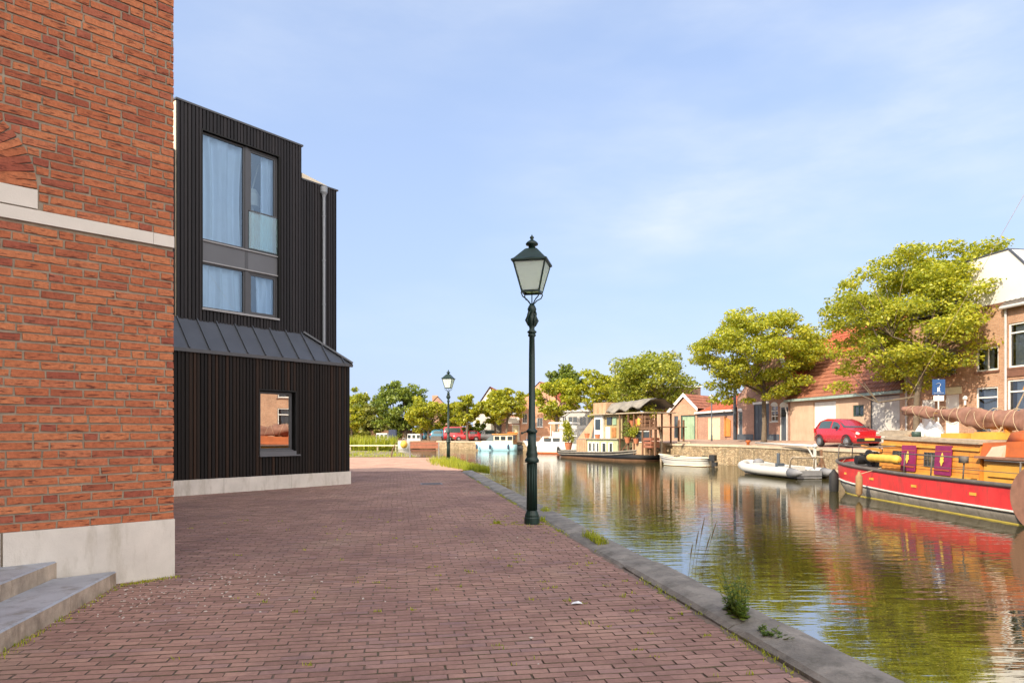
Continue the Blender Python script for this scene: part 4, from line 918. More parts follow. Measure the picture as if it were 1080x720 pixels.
zt=f.z(540,437); dd=(f.x(540),f.x(549)-.15,.45,f.z(544,447.5)); walls(h,a,b_,7,.2,zt,[dd],M['brick_rose']); door(h,*dd,'cream_paint',lines=4,fw=.12)
b=MB(); b.box(f.x(536),f.x(548),-.12,-.01,f.z(542,446.5),f.z(542,440)); b.build('fascia_board',M['white_paint'],h); b=MB(); b.box(a-.1,b_+.1,-.1,7,zt,zt+.2); b.build('roof_edge',M['zinc_pale'],h)
f,h,a,b_=block(499,529,96,-6,0,None,'white painted house with grey boarded gable and dark red roof among far trees',name='white_house')
zt=f.z(512,436); hs=[(f.x(502),f.x(506),f.z(504,460),f.z(504,449)),(f.x(509),f.x(513),f.z(511,452),f.z(511,444))]; walls(h,a,b_,9,.2,zt,hs,M['white_render'],[(a,zt),(b_,zt),((a+b_)/2+.4,f.z(516,409))])
for q in hs: window(h,*q,glass='dark_window',mx=(.5,),sill='pale_grey')
b=MB(); b.box(f.x(518),b_,-.1,-.01,f.z(520,457),f.z(520,445)); b.box(f.x(519),f.x(526),-.101,-.01,f.z(520,444),f.z(520,437)); b.build('boarded_panel',M['tarp_grey'],h)
cx_=(a+b_)/2+.4; ht=f.z(516,409)-zt; b=MB(); tiles(b,(b_+.2,-.2,zt-.1),(0,9.4,0),(cx_-b_-.2,0,ht+.3)); tiles(b,(a-.2,9.2,zt-.1),(0,-9.4,0),(cx_-a+.2,0,ht+.3)); b.build('roof',M['tile_red'],h)
f,h,a,b_=block(447,476,124,4,0,None,'far brick house with chimney, hidden behind the golden tree')
zt=f.z(460,434); walls(h,a,b_,9,.2,zt,[],M['brick_rose'],[(a,zt),(b_,zt),((a+b_)/2,zt+2.7)]); b=MB(); tiles(b,(b_+.1,-.1,zt),(0,9.2,0),((a-b_)/2-.1,0,2.8)); tiles(b,(a-.1,9.1,zt),(0,-9.2,0),((b_-a)/2+.1,0,2.8)); ro=b.build('roof',M['tile_dark'],h)
b=MB(); x=f.x(458.5); b.box(x-.5,x+.5,1,2,zt,f.z(458,416.5)); b.build('chimney',M['brick_orange'],ro)
f,h,a,b_=block(368,396,128,14,0,None,'far low house with dark roof glimpsed behind the leftmost trees',name='low_house')
zt=f.z(382,452); walls(h,a-4,b_,8,.2,zt,[],M['grey_paint']); b=MB(); tiles(b,(a-4.2,-.2,zt),(b_-a+4.4,0,0),(0,4,3)); b.build('roof',M['tile_dark'],h)
# a garden fence along the far quay at left
fn=empty('garden_fence',(0,0,0),0,'long dark board fence under the trees at the far end of the canal','fence')
b=MB(); ps=[(-52,121),(-30,113.5),(-16,109.5),(-9,107.5)]
for i in range(len(ps)-1):
    a,b2=Vector((*ps[i],1.2)),Vector((*ps[i+1],1.2)); b.bar(a,b2,.06,1.5)
b.build('panel',M['wood_brown'],fn); pm=MB()
for i in range(len(ps)-1):
    a,b2=Vector((*ps[i],.4)),Vector((*ps[i+1],.4)); n=int((b2-a).length/2.5)
    for k in range(n): q=a.lerp(b2,k/n); pm.box(q.x-.06,q.x+.06,q.y-.16,q.y-.04,.3,2.1)
pm.build('post',M['wood_grey'],fn)
# blue sign by the big tree
sp_=at(990,408,28.6); sg=empty('blue_sign',(sp_.x,sp_.y,.95),R(-20),'square blue sign with a white figure on a post beside the big tree','sign')
zs=sp_.z-.95; b=MB(); b.tube([(.0,.03,-.1),(0,.03,zs+.34)],.03,8); b.build('post',M['pale_grey'],sg)
b=MB(); b.box(-.235,.235,-.012,.0,zs-.32,zs+.32); b.build('plate',M['sign_blue'],sg)
b=MB(); K=lambda u,v:(u,-.016,zs+v)
for p,q,w in (((-.10,.13),(.02,.17),.06),((.02,.17),(.07,.10),.07),((.07,.10),(.0,-.02),.07),((0,-.02),(-.01,-.19),.08),((-.02,-.10),(-.06,-.21),.05),((.0,-.10),(.07,-.21),.05)):
    b.bar(K(*p),K(*q),w,.006)
b.bar(K(-.19,-.25),K(.19,-.25),.03,.006); b.build('figure',M['plain_white'],sg)
b=MB(); b.box(-.19,.19,-.012,.0,zs-.58,zs-.36); b.build('lower_plate',M['white_paint'],sg)
# white pole stored along the quay edge, bollards
Aq,Bq=Vector((15.05,42.2,.90)),Vector((15.35,34.6,.84))
wp=empty('white_pole',(Bq.x,Bq.y,Bq.z),0,'long white pole laid along the quay edge on a white braced post','pole')
b=MB(); b.sm=True; b.tube([Aq-Bq,(0,0,0)],[.05,.075],10); b.build('pole',M['boat_white'],wp)
b=MB(); b.ball((.0,-.05,.01),.12,.16,.11); b.build('wrapped_end',M['boat_white'],wp)
b=MB(); b.bar((.0,.0,-1.4),(.0,0,.0),.11); b.bar((.0,.0,-.75),(0,.9,-.02),.05); b.build('post',M['boat_white'],wp)
for i,(px,lab) in enumerate(((789,'small dark mooring bollard on the quay left of the white pole'),(893.5,None))):
    if not lab: continue
    p=at(px,467.5,43.2); bo=MB(); bo.sm=True; bo.lathe([(.10,0),(.09,.18),(.15,.22),(.16,.29),(.10,.33)],n=12); tag(bo.build('bollard',M['rust_red'],loc=(p.x,p.y,.72)),lab,'bollard')
mp=at(727,475,48.3); b=MB(); b.tube([(0,0,-1.5),(0,0,.9)],.09,8); b.bar((0,0,.82),(-.85,0,.86),.1); tag(b.build('mooring_post',M['wood_grey'],loc=(mp.x,mp.y,0)),'weathered wooden mooring post with crosspiece against the quay behind the small rowing boat','post')
mp=at(697,462,49.5); b=MB(); b.tube([(0,0,-1.8),(.05,.0,1.0),(-.15,0,2.1)],.09,8); tag(b.build('mooring_pole',M['wood_grey'],loc=(mp.x,mp.y,0)),'tall bent wooden mooring pole between the houseboat and the sheds','post')
# ------------------------------------------------------------------ boats
def outline(xs,xe,hb,x0,x1,bow=(2,2),stern=(2,2),m=26):
    P=[]
    for i in range(m+1):
        x=xs+(xe-xs)*(1-math.cos(math.pi*i/m))/2; g=1
        if x>x0: s=min(1,(x-x0)/(xe-x0)); g=max(0,1-s**bow[0])**(1/bow[1])
        if x<x1: s=min(1,(x1-x)/(x1-xs)); g=min(g,max(0,1-s**stern[0])**(1/stern[1]))
        P.append((x,max(.004,hb*g)))
    return [(x,b) for x,b in P]+[(x,-b) for x,b in reversed(P)]
def ring(o,zf): return [(x,y,zf(x) if callable(zf) else zf) for x,y in o]
def boat(name,label,cat,px,pw,Y,rz):
    p=at(px,HOR,Y); return empty(name,(p.x,Y,WZ),rz,label,cat)
def fender(name,label,w,r,L,mat,rope_to=None):
    b=MB(); b.sm=True; b.lathe([(.02,-L/2-.06),(r*.55,-L/2),(r,-L/2+r*.6),(r*1.04,0),(r,L/2-r*.6),(r*.55,L/2),(.03,L/2+.09)],n=14)
    o=b.build('body',M[mat]); root=empty(name,w,0,label,'fender'); o.parent=root
    if rope_to: q=MB(); q.tube([(0,0,L/2),Vector(rope_to)-Vector(w)],.012,5); q.build('rope',M['rope'],root)
    return root
# --- red sailing barge, bow away from the camera
rb=empty('sailing_barge',(13.65,18.0,WZ),R(90),'red and grey sailing barge with orange cabin and lowered brown sail','barge')
rail=lambda x:.87+.24*max(0,(x-1)/7)**1.6+.12*max(0,(-x-4)/4)**2
def lev(f,xe,xs=-7.8): return outline(xs,xe+.6,2.17*f,4.7,-4.8,(2.1,1.9),(2.2,1.9))
rub=lambda x:rail(x)-.57
h=MB(); h.sm=True; h.loft([ring(lev(.80,6.5),-.5),ring(lev(.94,7.15),0),ring(lev(.975,7.55),lambda x:.5*rub(x)),ring(lev(.992,7.75),rub)],True); h.build('hull',M['boat_grey'],rb)
h=MB(); h.loft([ring(lev(.955,7.2),-.02),ring(lev(.957,7.23),.03)],False); h.build('waterline_stripe',M['boat_yellow'],rb)
h=MB(); h.sm=True; h.loft([ring(lev(.993,7.75),lambda x:rub(x)+.0),ring(lev(1.0,7.85),lambda x:(rub(x)+rail(x))/2),ring(lev(1.0,7.9),rail)],False); h.build('topside',M['boat_red'],rb)
def strake(z,r,mat,f,xe,name):
    o=lev(f,xe); s=MB(); s.sm=True; pts=[Vector((x,y,z(x))) for x,y in o]; s.tube(pts+[pts[0]],r,6,False); s.build(name,M[mat],rb)
strake(lambda x:rail(x)+.02,.055,'deck_dark',1.008,7.93,'rail'); strake(rub,.032,'pale_grey',1.0,7.82,'rubbing_strake')
d=MB(); d.loft([ring(lev(.98,7.8),lambda x:rail(x)-.12),ring(lev(.975,7.78),lambda x:rail(x)-.10)],True); d.build('deck',M['deck_dark'],rb)
def rbw(px,py,X=None):   # local point on the barge from the photograph, at world X
    k=(px-CX)/FOC; Y=X/k; z=EYE+(HOR-py)/FOC*Y; return (Y-18.0, 13.65-X, z-WZ)
cw=1.33; x1,x2=.0,5.05; cz0=.75; ctop=lambda x:1.80+.018*x
c=MB(); c.loft([[(x1,cw,cz0),(x2,cw-.15,cz0),(x2,-cw+.15,cz0),(x1,-cw,cz0)],[(x1,cw-.04,ctop(x1)),(x2-.05,cw-.2,ctop(x2)),(x2-.05,-cw+.2,ctop(x2)),(x1,-cw+.04,ctop(x1))]],True); cab=c.build('cabin',M['boat_orange'],rb)
c=MB(); c.loft([[(x,y*1.04,ctop(x)+dz+(.0 if abs(y)>.5 else .0)) for x,y in ((x1-.05,cw),(x2+.05,cw-.2),(x2+.05,-cw+.2),(x1-.05,-cw))] for dz in (.002,.05)],True)
c.loft([[(x,y,ctop(x)+dz) for x,y in ((x1-.05,cw*.9),(x2,cw*.8),(x2,-cw*.8),(x1-.05,-cw*.9))] for dz in (.051,.10)],True); c.build('cabin_roof',M['wood_grey'],cab)
c=MB(); c.bar((x1,cw+.005,ctop(0)-.16),(x2,cw-.16,ctop(5)-.16),.03,.05); c.bar((x1,cw+.03,cz0+.12),(x2,cw-.14,cz0+.12),.03,.06); c.build('moulding',M['ochre'],cab)
c=MB()
for k in range(1,6): zz=cz0+.12+.15*k; c.bar((x1,cw+.004-.03*(zz-cz0),zz),(x2,cw-.146-.03*(zz-cz0),zz),.008,.012)
c.build('plank_seam',M['wood_varnish'],cab)
def cabwin(pa,pb,ya,yb):
    X=13.65-cw-.02; a=rbw(pa,ya,X); b_=rbw(pb,yb,X); xs_,xb=min(a[0],b_[0]),max(a[0],b_[0]); zb,zt=1.12,1.52
    sk=lambda x:cw-.03-(x-x1)/(x2-x1)*.155
    w=MB(); w.loft([[(xs_,sk(xs_)+.035,zb),(xb,sk(xb)+.035,zb),(xb,sk(xb)+.02,zt),(xs_,sk(xs_)+.02,zt)],[(xs_,sk(xs_)-.02,zb),(xb,sk(xb)-.02,zb),(xb,sk(xb)-.02,zt),(xs_,sk(xs_)-.02,zt)]],True); o=w.build('window',M['dark_window'],cab)
    q=MB()
    for i in (0,1,2,3): xx=xs_+(xb-xs_)*i/3; q.bar((xx,sk(xx)+.04,zb),(xx,sk(xx)+.03,zt),.02)
    for z in (zb,zt,(zb+zt)/2): q.bar((xs_,sk(xs_)+.038,z),(xb,sk(xb)+.038,z),.02)
    q.build('window_frame',M['deck_dark'],o)
cabwin(937,948,468,478); cabwin(971.5,984,474,490)
def shutter(pa,pb,z0,z1):
    X=13.65-cw-.02; a=rbw(pa,480,X)[0]; b_=rbw(pb,480,X)[0]; lo,hi=min(a,b_),max(a,b_); y=cw-.02-(lo-x1)/(x2-x1)*.155
    s=MB(); s.loft([[(lo,y+.03+.07,z0),(hi,y+.0+.07,z0),(hi,y+.015,z1),(lo,y+.045,z1)],[(lo,y+.065,z0),(hi,y+.035,z0),(hi,y-.02,z1),(lo,y+.01,z1)]],True)
    o=s.build('shutter',M['purple'],cab); m_=(lo+hi)/2; zc=(z0+z1)/2; yy=y+.085
    f=MB(); P=[(-.0,-.17),(.035,-.12),(.03,-.10),(.085,-.04),(.06,.03),(.075,.06),(.02,.19),(0,.22),(-.02,.19),(-.07,.06),(-.06,.03),(-.085,-.04),(-.03,-.10),(-.035,-.12)]
    f.slab([(m_+u,zc+v) for u,v in P],-.012,.0); e=f.build('emblem',M['flame_yellow'],o); 
    for v in e.data.vertices: v.co.y=v.co.y+yy-(v.co.z-zc)*.09
    t=MB(); t.bar((lo+.02,y+.105,z0+.14),(hi-.02,y+.075,z0+.14),.012,.03); t.bar((lo+.02,y+.06,z1-.16),(hi-.02,y+.03,z1-.16),.012,.02); t.build('batten',M['rust_red'],o)
shutter(947.5,963,.92,1.72); shutter(984.5,1002.5,.90,1.74)
# after part: brown coaming, ochre lockers
c=MB(); c.loft([[(-3.2,cw+.05,1.52),(-.06,cw+.02,1.50),(-.06,-cw,1.50),(-3.2,-cw,1.52)],[(-3.2,cw-.02,1.98),(-.06,cw-.06,1.84),(-.06,-cw,1.84),(-3.2,-cw,1.98)]],True); c.build('coaming',M['rust_red'],rb)
c=MB(); c.box(-3.2,-.06,-cw,cw-.08,.75,1.495); c.box(-1.7,-.25,cw-.079,cw-.03,.98,1.32); c.box(-3.1,-2.0,cw-.079,cw-.03,.98,1.32); c.build('locker',M['ochre'],rb)
c=MB(); c.box(-3.3,-.0,cw-.2,cw+.14,1.44,1.50); c.build('side_bench',M['sailcloth'],rb)
c=MB(); c.box(-7,-3.3,-1.2,1.2,.75,1.05); c.build('after_deck',M['deck_dark'],rb)
# things on the cabin roof
def rooft(px,py,X): v=rbw(px,py,X); return v
b=MB()
for k,(pa,pb,y1,y2,w) in enumerate(((926,956,458,453,.14),(930,958,462,457,.12),(934,962,461,458,.16))):
    a=rbw(pa,y1,12.9+.25*k); q=rbw(pb,y2,12.9+.25*k); b.bar((a[0],a[1],ctop(a[0])+.14+.05*k),(q[0],q[1],ctop(q[0])+.16+.05*k),w,.09)
pk=b.build('planks',M['wood_grey']); pk.name='wooden_planks'; pk.location=(13.65,18,WZ); pk.rotation_euler=(0,0,R(90)); tag(pk,'stack of weathered wooden planks lying on the barge cabin roof','planks')
def on_barge(o,label,cat): o.location=(13.65,18,WZ); o.rotation_euler=(0,0,R(90)); tag(o,label,cat); return o
b=MB(); b.box(.55,1.55,-.3,.5,1.92,2.10); b.box(.6,1.5,-.25,.45,2.101,2.13); on_barge(b.build('hatch_box',M['ochre']),'ochre yellow hatch box on the barge cabin roof below the sail','box')
b=MB(); b.box(2.2,3.1,-.2,.4,1.94,2.08); b.box(2.25,3.05,-.15,.35,2.081,2.10); on_barge(b.build('hatch_box',M['ochre']),'small ochre hatch box on the cabin roof farther forward beside the planks','box')
b=MB(); b.sm=True; b.loft([[(-1.15,.0,1.86),(-.1,.0,1.86),(-.1,.7,1.86),(-1.15,.7,1.86)],[(-1.1,.05,2.05),(-.2,.05,2.10),(-.2,.65,2.10),(-1.1,.65,2.05)],[(-.9,.2,2.14),(-.4,.2,2.17),(-.4,.5,2.17),(-.9,.5,2.14)]],True); on_barge(b.build('orange_cover',M['rust_red']),'rust orange cloth cover heaped under the furled sail','cover')
b=MB(); b.sm=True; b.lathe([(.05,0),(.16,.03),(.18,.18),(.14,.30),(.05,.36),(.05,.42)],(1.9,-.1,1.95),12); on_barge(b.build('water_can',M['pipe_grey']),'pale blue grey water can standing on the barge cabin roof','can')
b=MB(); b.sm=True; b.lathe([(.10,0),(.14,.02),(.14,.16),(.12,.18)],(4.2,.5,1.97),12); on_barge(b.build('green_lantern',M['dark_green']),'small dark green navigation lamp box on the fore end of the cabin roof','lamp')
rg0=random.Random(12); b=MB(); b.sm=True
for k in range(5): 
    c0=(4.7+rg0.uniform(-.5,.5),-.6+rg0.uniform(-.4,.4),2.05+rg0.uniform(0,.15)); b.lathe([(rg0.uniform(.2,.3),-.2),(rg0.uniform(.22,.3),.0),(rg0.uniform(.1,.18),.2),(.02,rg0.uniform(.3,.42))],c0,7)
on_barge(b.build('white_bundle',M['white_paint']),'heap of white cloth bundles at the fore end of the barge cabin roof','cloth')
b=MB(); a=rbw(1050,474,12.25); b.loft([[(a[0]-.28,a[1]-.05,1.50),(a[0]+.28,a[1]-.05,1.50),(a[0]+.28,a[1]+.06,1.50),(a[0]-.28,a[1]+.06,1.50)],[(a[0]-.26,a[1]-.10,1.62),(a[0]+.24,a[1]-.10,1.62),(a[0]+.24,a[1]+.0,1.62),(a[0]-.26,a[1]+.0,1.62)],[(a[0]-.22,a[1]-.16,1.80),(a[0]+.27,a[1]-.16,1.74),(a[0]+.27,a[1]-.1,1.74),(a[0]-.22,a[1]-.1,1.80)]],True); on_barge(b.build('cushion',M['plaster_tan']),'crumpled cream cushion leaning on the brown coaming of the barge','cushion')
b=MB(); b.sm=True; r_=.135
a,q=rbw(917,484,11.95),rbw(948,484,11.95); x_a,x_b=a[0],q[0]; zc=1.28; yy=1.72
P=[];n=15
b.tube([(x_a+(x_b-x_a)*i/n,yy-.02*i/n,zc) for i in range(n+1)],[r_*(.72 if i in(0,n) else (1.0 if i%3 else .90)) for i in range(n+1)],14)
on_barge(b.build('yellow_roll',M['yellow_vinyl']),'yellow vinyl roll lying along the side deck of the red barge','roll')
# foredeck gear
w=MB()
def drum(c,r,L): w.tube([Vector(c)+Vector((0,-L/2,0)),Vector(c)+Vector((0,L/2,0))],r,12)
drum((5.9,.3,1.25),.17,1.5); drum((6.35,.6,1.2),.13,.8); drum((5.9,1.15,1.25),.27,.07); drum((5.9,-.55,1.25),.27,.07); drum((6.2,1.3,1.15),.16,.3)
w.sm=False
for y in (.95,-.4): w.box(5.75,6.05,y-.04,y+.04,.9,1.45)
w.bar((5.5,.9,1.0),(6.8,1.0,1.35),.06); w.bar((6.9,.2,1.0),(6.7,.25,1.5),.12); w.bar((5.9,.6,1.3),(5.5,1.0,1.6),.04)
w.build('anchor_winch',M['black_paint'],rb)
w=MB(); w.box(5.12,5.5,.1,1.0,.95,1.42); w.box(5.2,5.45,-.9,.05,.95,1.35); w.bar((5.3,1.05,1.50),(6.9,.9,1.62),.05,.1); w.build('bow_locker',M['boat_orange'],rb)
rl=MB(); rl.sm=True; pts=[]
for x in (8.0,7.4,6.6,5.4,4.2):
    o=[p for p in lev(.985,7.75) if p[1]>0]; y=min(o,key=lambda p:abs(p[0]-x))[1]; pts.append(Vector((x,y-.03,rail(x))))
for p in (pts[0],pts[2]): rl.tube([p,p+Vector((0,-.03,.62))],.022,6)
tops=[p+Vector((0,-.03,.62)) for p in pts[:3]]+[Vector((4.9,1.75,rail(5)+.66)),Vector((3.9,1.35,rail(4)+.75))]
rl.tube(tops,.022,6)
for x in (2.2,.9,-.45,-2.4):
    p=Vector((x,2.06,rail(x))); rl.tube([p,p+Vector((0,-.04,.62 if x>-2 else .58))],.022,6)
rl.tube([Vector((x,2.02,rail(x)+.60)) for x in (2.8,.9,-.45)],.020,6); rl.tube([Vector((x,2.03,rail(x)+.30)) for x in (2.2,.9,-.45,-2.4)],.010,5); rl.tube([Vector((x,2.02,rail(x)+.56)) for x in (-1.2,-2.4,-3.5)],.020,6)
rl.box(-.56,-.34,1.98,2.1,rail(-.4)+.46,rail(-.4)+.64); rl.build('railing',M['deck_dark'],rb)
for X_ in (3.8,5.6,1.5,-1.0):
    f=MB(); y=[p for p in lev(1.0,7.86) if p[1]>0]; yv=min(y,key=lambda p:abs(p[0]-X_))[1]; f.box(X_-.12,X_+.12,yv-.03,yv+.015,rail(X_)-.32,rail(X_)-.25); f.build('fairlead',M['ochre'],rb)
# mast (out of the frame), furled sail on its boom, rigging
ms=MB(); ms.sm=True; ms.tube([(-6,.05,1.0),(-6,.05,9),(-6,.05,15.2)],[.15,.13,.08],12); ms.build('mast',M['wood_varnish'],rb)
A_=Vector((5.7,.1,2.90)); B_=Vector((-5.8,.1,1.95))
bo=MB(); bo.sm=True; bo.tube([A_,B_],[.07,.10],10); bo.build('boom',M['ochre'],rb)
sl=MB(); sl.sm=True; rg0=random.Random(3); rings=[]; n=90; m_=18
for i in range(n+1):
    f=i/n; c=A_.lerp(B_,f*.93+.005); r0=.10+.17*min(1,f*1.9)+.03*math.sin(f*23)+.025*math.sin(f*57+1)
    rr=[]
    for j in range(m_):
        a=2*math.pi*j/m_; k=1+.16*math.sin(a*3+f*31)+.10*math.sin(a*5-f*47+1.3)+.07*math.sin(a*8+f*90)
        k*=1-.13*max(0,math.cos(f*n*.62))**6
        rr.append((c.x,c.y+math.cos(a)*r0*k*.8,c.z+.04-r0*.35+math.sin(a)*r0*k*1.15))
    rings.append(rr)
sl.loft(rings,True); sa=sl.build('furled_sail',M['sailcloth'],rb)
rp=MB()
for i in range(26):
    f=.04+.9*i/26; c=A_.lerp(B_,f); r0=.13+.18*min(1,f*1.9); pts=[]
    for j in range(15): a=2*math.pi*j/14; pts.append((c.x+(.14 if i%2 else -.14)*math.sin(a/1.0),c.y+math.cos(a)*r0*.92,c.z+.04-r0*.35+math.sin(a)*r0*1.25))
    rp.tube(pts,.007,4,False)
rp.build('lashing',M['rope'],sa)
rg_=MB(); rg_.tube([A_,Vector((-6,.05,14.4))],.006,5)
p0=Vector((.65,.1,2.4)); 
for dx_ in (-.04,.04): rg_.tube([Vector((.65+dx_,.1,2.3)),Vector((.0,.05,3.35)),Vector((-6,.05,13.0))],.009,5)
rg_.tube([Vector((.9,.3,1.9)),Vector((.55,.2,2.5))],.03,5); rg_.tube([Vector((-6,2.0,.9)),Vector((-6,.05,14.6))],.012,5); rg_.build('rigging',M['rope'],rb)
bl=MB(); bl.bar((.05,.05,3.22),(-.10,.05,3.50),.11,.14); bl.bar((.62,.1,2.05),(.72,.1,2.36),.11,.16); bl.build('pulley_block',M['boat_orange'],rb)
# leeboard hanging on the near side
lb=MB(); P=[]
for i in range(40):
    a=2*math.pi*i/40; P.append((-3.55+1.10*math.cos(a)*(1 if math.cos(a)>0 else 1.5),.68+.80*math.sin(a)))
lb.slab(P,2.22,2.31); lb.box(-4.2,-3.1,2.311,2.335,.62,.68); lb.box(-4.2,-3.1,2.311,2.335,.92,.98); lb.build('leeboard',M['sailcloth'],rb)
c=fender('boat_fender','large black rubber fender hanging at the bow of the red barge',at(879.5,508.5,24.6),.155,.78,'black_rubber',(12.2,25.0,.55))
c=fender('boat_fender','tan rope fender hanging against the red hull of the barge',at(910,511,21.6)-Vector((.12,0,0)),.10,.66,'tan_fender',(11.72,21.65,.40))
# --- grey inflatable boat
ri=empty('inflatable_boat',(13.15,33.9,WZ),R(100),'pale grey inflatable boat with dark console moored along the quay','boat')
t_=MB(); t_.sm=True; pts=[(-3.05,.82,.30),(-2.6,.84,.29),(0,.86,.28),(1.6,.80,.32),(2.4,.55,.40),(2.75,.2,.47),(2.82,0,.48),(2.75,-.2,.47),(2.4,-.55,.40),(1.6,-.80,.32),(0,-.86,.28),(-2.6,-.84,.29),(-3.05,-.82,.30)]
t_.tube(pts,[.10,.21,.22,.22,.22,.21,.21,.21,.22,.22,.22,.21,.10],14); ri_t=t_.build('tube',M['rib_tube'],ri)
for s_ in (-1,1): t_=MB(); t_.sm=True; t_.tube([(-3.42,s_*.82,.32),(-3.0,s_*.83,.30),(-2.5,s_*.845,.29)],[.03,.16,.224],14); t_.build('cone_end',M['rib_grey'],ri_t)
t_=MB(); t_.box(-2.7,2.0,-.62,.62,.02,.14); t_.box(-2.74,-2.66,-.6,.6,.14,.38); t_.build('floor',M['rib_grey'],ri)
t_=MB(); t_.box(-.4,-.15,-.18,.18,.14,.62); t_.tube([(-.3,.1,.14),(-.3,.1,1.12)],.08,8); t_.build('console',M['slate_blue'],ri)
t_=MB(); t_.box(-1.6,-.9,-.5,.5,.14,.50); t_.box(.6,1.6,-.55,.55,.3,.56); t_.build('seat',M['rib_tube'],ri)
t_=MB(); t_.sm=True; t_.lathe([(.03,.0),(.28,.03),(.30,.16),(.2,.28),(.04,.32)],(1.9,-.1,.45),10); t_.build('bow_cover',M['rib_grey'],ri)
t_=MB(); t_.sm=True; 
for y in (.62,-.62): t_.tube([(-2.1,y,.45),(-2.15,y,.86),(-2.35,y*.96,1.0),(-2.9,y*.9,1.0)],.04,8)
t_.tube([(-2.2,.62,.95),(-2.2,-.62,.95)],.04,8); t_.build('stern_arch',M['wood_grey'],ri)
# --- brown dinghy beyond it
dg_=empty('wooden_dinghy',(15.0,31.6,WZ),R(96),'small grey brown wooden dinghy lying beside the quay between inflatable and barge','dinghy')
o_=lambda f,xe:outline(-1.4,xe,.62*f,.1,-.6,(1.8,1.2),(6,2),14)
b=MB(); b.sm=True; b.loft([ring(o_(.6,1.1),-.12),ring(o_(.85,1.35),.08),ring(o_(1,1.5),.36)],False); b.loft([ring(o_(.93,1.42),.36),ring(o_(.8,1.3),.12)],False); b.loft([ring(o_(1,1.5),.36),ring(o_(.93,1.42),.362)],False); b.add(ring(o_(.8,1.3),.12),[tuple(range(len(o_(.8,1.3))))]); b.build('hull',M['wood_grey'],dg_)
b=MB(); b.box(-.3,.0,-.55,.55,.27,.30); b.box(-1.2,-.9,-.52,.52,.27,.30); b.build('thwart',M['wood_brown'],dg_)
mp=at(866.5,484,32.8); b=MB(); b.bar((0,0,-1.3),(0,.05,.95),.10); b.bar((-.45,0,-.3),(.05,.05,.5),.06); b.bar((.3,.05,-.2),(-.02,.05,.7),.06); tag(b.build('mooring_timber',M['wood_brown'],loc=(mp.x,mp.y,-.25)),'dark braced mooring timber against the quay at the bow of the red barge','post')
# --- small white rowing boat with an outboard
a,q=Vector((9.95,45.3,WZ)),Vector((12.35,42.7,WZ)); d=(a-q); ang=math.atan2(d.y,d.x); c=(a+q)/2
rw=empty('rowing_boat',(c.x,c.y,WZ),ang,'small white wooden rowing boat with outboard motor in front of the stone quay','rowing boat')
sh=lambda x:.52+.07*max(0,x)**1.4
o_=lambda f,xe:outline(-1.75,xe,.78*f,.0,-.7,(1.9,1.15),(5,2),18)
b=MB(); b.sm=True; b.loft([ring(o_(.62,1.25),-.15),ring(o_(.85,1.6),.06),ring(o_(.97,1.85),lambda x:sh(x)*.6),ring(o_(1,2.0),sh)],False); b.build('hull',M['boat_white'],rw)
b=MB(); b.loft([ring(o_(.95,1.93),lambda x:sh(x)),ring(o_(.88,1.7),.25)],False); b.add(ring(o_(.88,1.7),.25),[tuple(range(38))]); b.box(.6,1.3,-.35,.35,.56,.66); b.box(-.5,-.2,-.66,.66,.44,.48); b.box(-1.6,-1.1,-.6,.6,.44,.5); b.build('interior',M['wood_grey'],rw)
b=MB(); b.sm=True; P=[Vector((x,y,sh(x))) for x,y in o_(1.01,2.02)]; b.tube(P+[P[0]],.035,6,False); P=[Vector((x,y,.05)) for x,y in o_(.87,1.62)]; b.tube(P+[P[0]],.03,6,False); b.build('gunwale',M['boat_cream'],rw)
b=MB(); P=[Vector((x,y,sh(x)*.72)) for x,y in o_(.995,1.95)]; b.tube(P+[P[0]],.018,6,False); b.build('rubbing_strake',M['deck_dark'],rw)
b=MB(); b.loft([ring(o_(.80,1.50),-.02),ring(o_(.86,1.61),.07)],False); b.build('waterline_stripe',M['rust_red'],rw)
b=MB(); b.box(-2.2,-1.82,-.15,.15,.36,.74); b.box(-2.1,-1.94,-.06,.06,-.3,.36); b.box(-2.3,-2.1,-.1,.1,.05,.3); b.bar((-1.8,0,.6),(-1.3,.1,.68),.05); b.build('outboard_motor',M['black_paint'],rw)
# --- houseboat with a home-made upper storey
a,q=Vector((4.9,62.6,WZ)),Vector((10.9,50.4,WZ)); d=a-q; hang=math.atan2(-d.y,-d.x); c=(a+q)/2; HL=d.length
hb_=empty('houseboat',(c.x,c.y,WZ),hang,'ramshackle houseboat with black hull, lime green cabin and home made upper storey','houseboat')
shr=lambda x:.52+.02*x+.30*max(0,(x-2)/5)**2+.12*max(0,(-x-3)/4)**2
o_=lambda f,xe,xs:outline(xs,xe,1.9*f,3.2,-3.6,(2,1.7),(2,1.7))
b=MB(); b.sm=True; b.loft([ring(o_(.9,6.3,-6.4),.10),ring(o_(.97,6.6,-6.7),.3),ring(o_(1,6.8,-6.8),shr)],True); b.build('hull',M['black_paint'],hb_)
b=MB(); b.sm=True; b.loft([ring(o_(.8,6.1,-6.2),-.4),ring(o_(.93,6.4,-6.5),.13)],False); b.build('boot_topping',M['wood_brown'],hb_)
b=MB(); P=[Vector((x,y,shr(x)-.16)) for x,y in o_(1.01,6.83,-6.83)]; b.tube(P+[P[0]],.05,6,False); P=[Vector((x,y,shr(x)+.02)) for x,y in o_(1.01,6.83,-6.83)]; b.tube(P+[P[0]],.06,6,False); b.build('rubbing_strake',M['tarp_grey'],hb_)
HF=Frame(c.x,c.y,hang)
def hx(px,d=-1.5): return HF.x(px,d)
def hz(px,py,d=-1.5): return HF.z(px,py,d)-WZ
x0,x1,x2,x3=hx(607),hx(618.5),hx(651),hx(653); z1=hz(630,463); dz=.5
